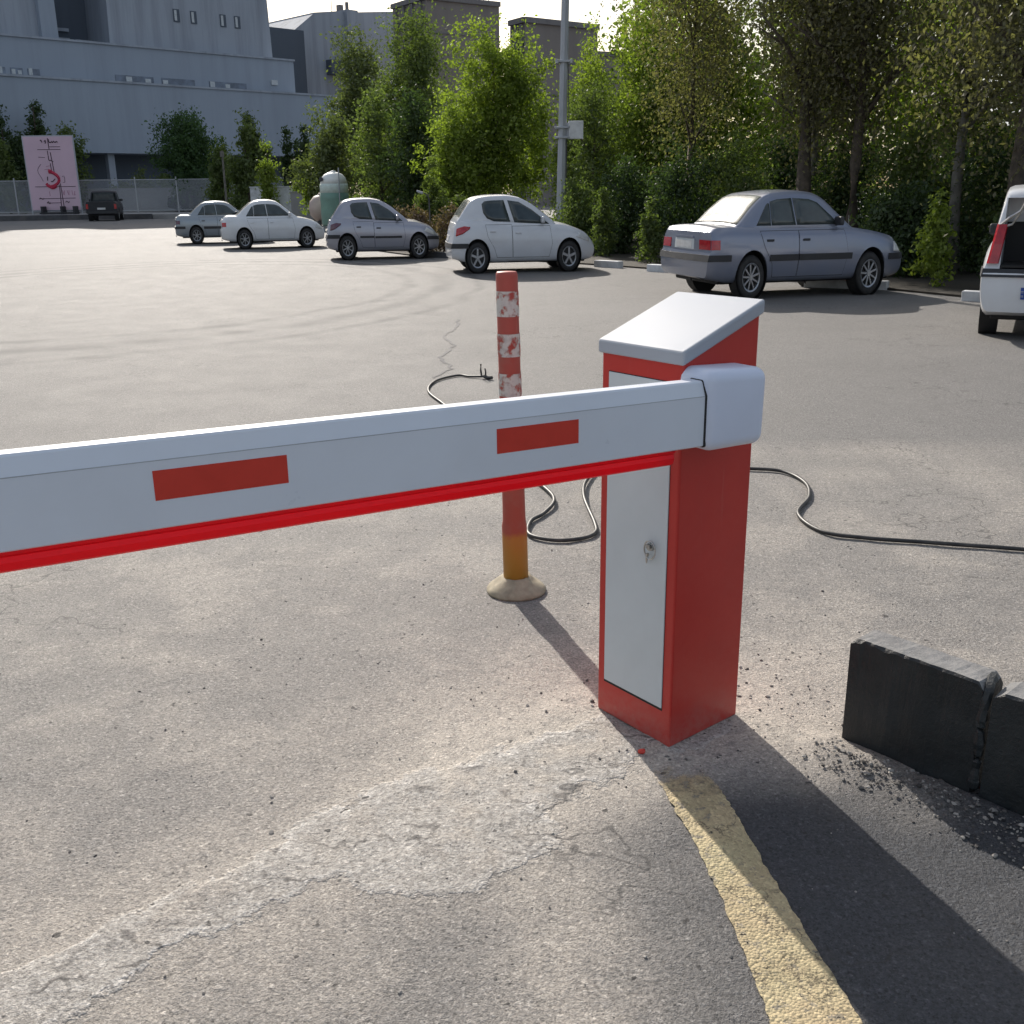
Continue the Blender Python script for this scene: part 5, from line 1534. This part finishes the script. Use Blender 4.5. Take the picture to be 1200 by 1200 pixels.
def spires(seed, n, rx, h0, h1, w_, ry=None):
    rg = random.Random(seed); out = []
    for k in range(n):
        x = rg.uniform(-rx, rx); y = rg.uniform(-(ry or rx), (ry or rx))
        top = h1 * (1 - .35 * (abs(x) / rx) ** 1.5) * rg.uniform(.86, 1.0)
        out.append((x, y, (h0 + top) / 2, w_, w_, (top - h0) / 2, 1))
    return out
G1 = 'trees at the far end of the car park'
tree('pine_tree', 'dark conifer at the far left edge beside the pink banner', 'tree', (-40.2, 87, .3), blobset(11, .8, 7.6, 1.9, 12, narrow_top=.2), 7000, .26, 'leaf_dark', 7.4, .18, 11, G1, clump=.5)
tree('pine_tree', 'tallest dark conifer behind the top of the pink banner', 'tree', (-38.4, 89, .3), spires(12, 7, 1.6, 1.0, 9.6, .8), 8000, .26, 'leaf_dark', 9.0, .2, 12, G1, clump=.45)
tree('shrub', 'leafy green shrub peeking over the pink banner', 'shrub', (-34.6, 85, .3), blobset(13, .5, 6.2, 1.5, 9), 5000, .24, 'leaf_mid', 4.5, .1, 13, G1, clump=.45)
tree('shrub', 'green shrub at the left frame edge below the conifers', 'shrub', (-38.6, 83, .3), blobset(14, .3, 4.9, 1.0, 8), 3000, .24, 'leaf_mid', 3.0, .08, 14, G1, clump=.4)
tree('round_tree', 'round dark green tree standing alone before the grey building', 'tree', (-24.4, 82.5, .3), blobset(15, 1.6, 6.6, 2.15, 20, narrow_top=.75, narrow_low=.85, sz=.7), 18000, .20, 'leaf_deep', 5.5, .2, 15, G1, clump=.5)
tree('leafy_tree', 'low spreading tree right of the round dark tree', 'tree', (-19.6, 74, .3), blobset(16, .8, 4.2, 1.25, 9), 4500, .22, 'leaf_mid', 3.6, .1, 16, G1, clump=.4)
tree('leafy_tree', 'fresh green upright tree left of the thin grey post', 'tree', (-17.0, 70.5, .3), blobset(17, .8, 5.8, 1.35, 12), 7500, .22, 'leaf_mid', 5.0, .12, 17, G1, clump=.4)
tree('spire_tree', 'slim dark spire rising above the fresh green tree', 'tree', (-21.0, 89, .3), [(0, 0, 4.8, .62, .62, 4.2, 1)], 2600, .22, 'leaf_dark', 8.0, .1, 18, G1, clump=.28)
G2 = 'young poplars by the block wall'
tree('young_poplar', 'young yellow green poplar, left one by the block wall', 'tree', (-13.3, 60, 0), spires(19, 4, .45, .5, 4.5, .38), 2200, .17, 'leaf_yellow', 4.2, .05, 19, G2, clump=.28)
tree('young_poplar', 'young yellow green poplar, right one by the block wall', 'tree', (-11.3, 57.3, 0), spires(20, 3, .4, .5, 3.7, .36), 1700, .17, 'leaf_yellow', 3.4, .05, 20, G2, clump=.28)
tree('young_poplar', 'shortest young poplar in front of the grey block wall', 'tree', (-9.65, 53, 0), spires(21, 3, .35, .4, 3.4, .34), 1600, .16, 'leaf_yellow', 3.2, .05, 21, G2, clump=.26)
tree('dark_cypress', 'dark slim cypress behind the left young poplar', 'tree', (-15.0, 74, .3), [(0, 0, 3.1, .62, .62, 2.9, 1), (.5, .4, 2.6, .5, .5, 2.4, 1)], 4500, .2, 'leaf_dark', 5.0, .12, 22, G1, clump=.26)
tree('dark_cypress', 'dark slim cypress behind the right young poplar', 'tree', (-13.6, 73, .3), [(0, 0, 2.9, .7, .7, 2.7, 1), (-.4, .4, 2.4, .5, .5, 2.2, 1)], 4500, .2, 'leaf_dark', 4.8, .12, 23, G1, clump=.26)
tree('olive_tree', 'grey green airy tree above the storage tanks', 'tree', (-8.6, 52, 0), blobset(24, 1.2, 5.2, 1.4, 14), 8000, .17, 'leaf_olive', 4.6, .1, 24, G1, clump=.4)
G3 = 'tall trees behind the parked hatchbacks'
tree('tall_tree', 'tall grey green tree beside the grey building wing', 'tree', (-7.9, 59, 0), blobset(25, 1.0, 9.0, 2.05, 24), 22000, .17, 'leaf_olive', 8.0, .2, 25, G3, clump=.5)
tree('tall_tree', 'tall olive green tree in front of the brown block', 'tree', (-4.4, 50, 0), blobset(26, .8, 8.5, 2.15, 26), 26000, .15, 'leaf_mid', 7.6, .2, 26, G3, clump=.5)
tree('tall_tree', 'mid height leafy tree directly above the silver hatchback', 'tree', (-5.1, 43, 0), blobset(27, .4, 4.9, 1.25, 14), 9000, .15, 'leaf_mid', 4.2, .12, 27, G3, clump=.38)
tree('tall_tree', 'shaded bushy tree between the silver and white hatchbacks', 'tree', (-3.4, 39.5, 0), blobset(28, .2, 4.4, 1.35, 15), 10000, .14, 'leaf_dark', 3.8, .12, 28, G3, clump=.38)
tree('poplar_tree', 'bright green bushy poplar with feathery tips behind the white hatchback', 'tree', (-.45, 36, 0), blobset(29, .3, 6.0, 1.95, 26, sz=.6) + spires(30, 18, 1.7, 1.2, 7.2, .60, 1.3), 46000, .115, 'leaf_bright', 6.0, .16, 29, G3, clump=.30)
tree('poplar_tree', 'small bright leafy poplar left of the big bright one', 'tree', (-1.75, 34.5, 0), spires(31, 6, .55, .5, 4.2, .36), 7000, .12, 'leaf_bright', 3.6, .07, 31, G3, clump=.24)
tree('poplar_tree', 'yellow green spired poplar right of the light pole', 'tree', (2.75, 34, 0), spires(32, 11, 1.1, .8, 7.0, .50) + blobset(33, .4, 5.2, 1.25, 14), 22000, .10, 'leaf_bright', 5.6, .1, 32, G3, clump=.28)
tree('leafy_tree', 'bushy green tree right of the spired poplar', 'tree', (3.95, 31, 0), blobset(34, .3, 6.2, 1.6, 24, sz=.6), 26000, .10, 'leaf_bright', 4.6, .12, 34, G3, clump=.35)
tree('leafy_tree', 'shorter green tree behind the junction box', 'tree', (2.35, 29.5, 0), blobset(35, .3, 4.0, .95, 14), 11000, .09, 'leaf_mid', 3.4, .08, 35, G3, clump=.32)
# big shady trees at the right
G4 = 'big shady trees at the right'
SH = dict(clump=.50, droop=.55)
def big(label, loc, seed, h, r0, rx, h0, h1, n, mat='leaf_dusk', lean=(0, 0), bark='wood_bark', size=.078, nb=28):
    return tree('shade_tree', label, 'tree', loc, blobset(seed, h0, h1, rx, nb, narrow_top=.85, narrow_low=.6, sz=.46), int(n * 1.75), size, mat, h, r0, seed, G4, bark, lean, 10, 1.3, **SH)
big('thin trunked shady tree left of the silver blue saloon', (4.15, 24.5, 0), 41, 7.0, .10, 1.5, 2.9, 7.6, 11000)
big('shady tree with the thick dark trunk behind the roof of the silver blue saloon', (5.80, 21.0, 0), 42, 8.0, .17, 1.7, 2.9, 8.5, 15000, lean=(-.02, 0))
big('shady tree with a trunk close beside the thick dark one', (6.15, 21.8, 0), 43, 8.0, .11, 1.5, 3.2, 8.5, 9000, lean=(-.005, 0), bark='bark_grey')
big('shady tree with a straight trunk over the bonnet of the silver blue saloon', (6.55, 20.0, 0), 44, 8.0, .13, 1.6, 2.7, 8.3, 14000, lean=(-.03, 0))
big('shady tree with a pale forked trunk right of the silver blue saloon', (7.62, 18.0, 0), 45, 7.2, .11, 1.6, 2.4, 7.8, 13000, bark='bark_grey', lean=(-.03, 0))
big('shady tree with the trunk nearest the right edge', (7.25, 15.3, 0), 46, 7.0, .14, 1.7, 2.6, 7.6, 13000, lean=(.02, .02))
big('shady tree leaning over the estate car beyond the right edge', (9.2, 16.2, 0), 47, 7.2, .13, 1.9, 2.2, 7.8, 13000)
# second rank filling behind
for i, (x, y, hh, lb) in enumerate(((5.4, 34, 8.0, 'tall green tree far behind the thin trunked shady tree'), (9.0, 36, 8.5, 'tall green tree deep in the wood behind the two close trunks'), (13.5, 34, 8.5, 'tall green tree deep in the wood behind the straight trunk'), (17.5, 31, 8.5, 'tall green tree deep in the wood at the right edge'), (5.4, 30, 6.2, 'green tree filling the gap behind the thin trunked shady tree'), (8.2, 28.0, 6.6, 'green tree in the back row behind the straight trunk'), (10.8, 26, 6.8, 'green tree in the back row behind the pale forked trunk'), (12.6, 23.0, 6.8, 'green tree in the back row behind the right edge trunk'))):
    tree('leafy_tree', lb, 'tree', (x, y, 0), blobset(60 + i, .3, hh, 2.2, 24, sz=.6), 8000, .20, 'leaf_bright' if i > 3 else 'leaf_mid', hh * .85, .12, 60 + i, 'back row of green trees', clump=.45)
# hedge bushes under the trees, each one its own shrub
hb = [(1.75, 26.0, .8, 1.5, 'behind the bonnet of the white hatchback'), (2.95, 25.0, .8, 2.0, 'right of the light pole'), (3.9, 23.2, .9, 2.1, 'left of the boot of the silver blue saloon'),
      (4.9, 22.8, .9, 2.3, 'behind the rear window of the silver blue saloon'), (6.0, 23.6, .9, 2.4, 'between the two close dark trunks'), (6.9, 21.4, .9, 2.3, 'behind the windscreen of the silver blue saloon'),
      (7.3, 19.4, .8, 2.2, 'over the bonnet of the silver blue saloon'), (8.3, 20.0, .8, 2.0, 'deep behind the pale forked trunk'), (8.3, 18.2, .9, 2.4, 'behind the pale forked trunk'),
      (8.9, 17.4, .8, 1.9, 'beside the estate car'), (9.4, 14.6, .9, 2.0, 'behind the estate car'), (6.55, 17.5, .55, 1.3, 'in front of the bonnet of the silver blue saloon')]
for i, (x, y, rr, hh, lb) in enumerate(hb):
    tree('hedge_bush', 'dark green hedge bush ' + lb, 'bush', (x, y, 0), blobset(80 + i, .15, hh, rr, 12, narrow_low=.9), 9500, .078, 'leaf_dark' if i % 3 else 'leaf_mid', None, 0, 80 + i, 'hedge bushes under the trees', clump=.3)
# small conical shrubs
for i, (x, y, hh, lb, mt) in enumerate(((2.12, 24.0, 1.55, 'small conical shrub right of the light pole foot', 'leaf_mid'), (2.87, 21.6, 1.25, 'small conical shrub left of the boot of the silver blue saloon', 'leaf_mid'), (6.36, 15.7, 1.45, 'bright feathery conical shrub right of the nose of the silver blue saloon', 'leaf_bright'), (6.95, 14.9, 1.15, 'small dark conical shrub left of the estate car', 'leaf_dark'))):
    tree('conical_shrub', lb, 'shrub', (x, y, 0), [(0, 0, hh / 2, hh * .24, hh * .24, hh / 2, 1)], 2600, .07, mt, None, 0, 100 + i, 'conical shrubs along the kerb', clump=.09, per=22)
# dry brown shrubs and reeds by the hatchbacks
for i, (x, y, lb) in enumerate(((-2.2, 27.2, 'dry brown shrub just right of the silver hatchback'), (-1.45, 26.6, 'dry brown shrub left of the tail of the white hatchback'), (-2.75, 28.6, 'dry brown shrub behind the bonnet of the silver hatchback'))):
    tree('dry_shrub', lb, 'shrub', (x, y, 0), blobset(110 + i, .05, 1.0, .55, 7), 2600, .075, 'leaf_dry', None, 0, 110 + i, 'dry shrubs between the hatchbacks', clump=.16)
for i, (x, y, hh, lb) in enumerate(((-2.15, 30.2, 2.6, 'tall green reeds between the two hatchbacks'), (-1.6, 29.6, 1.9, 'shorter reeds behind the tail of the white hatchback'))):
    tree('reed_clump', lb, 'reeds', (x, y, 0), spires(120 + i, 7, .35, .1, hh, .16), 2600, .16, 'leaf_mid', None, 0, 120 + i, 'reeds between the hatchbacks', clump=.14, aspect=.2)
# shrubs in front of the building's ground floor
for i, (px_, hh, lb, mt) in enumerate(((-31.6, 2.6, 'arching shrub above the black pickup', 'leaf_olive'), (-29.9, 3.3, 'olive shrub right of the black pickup roof', 'leaf_olive'), (-28.0, 2.7, 'small yellow green shrub near the round dark tree', 'leaf_mid'))):
    tree('shrub', lb, 'shrub', (px_, 88, .3), blobset(130 + i, .4, hh, .85, 7), 1800, .2, mt, None, 0, 130 + i, 'shrubs behind the low grey wall', clump=.35)
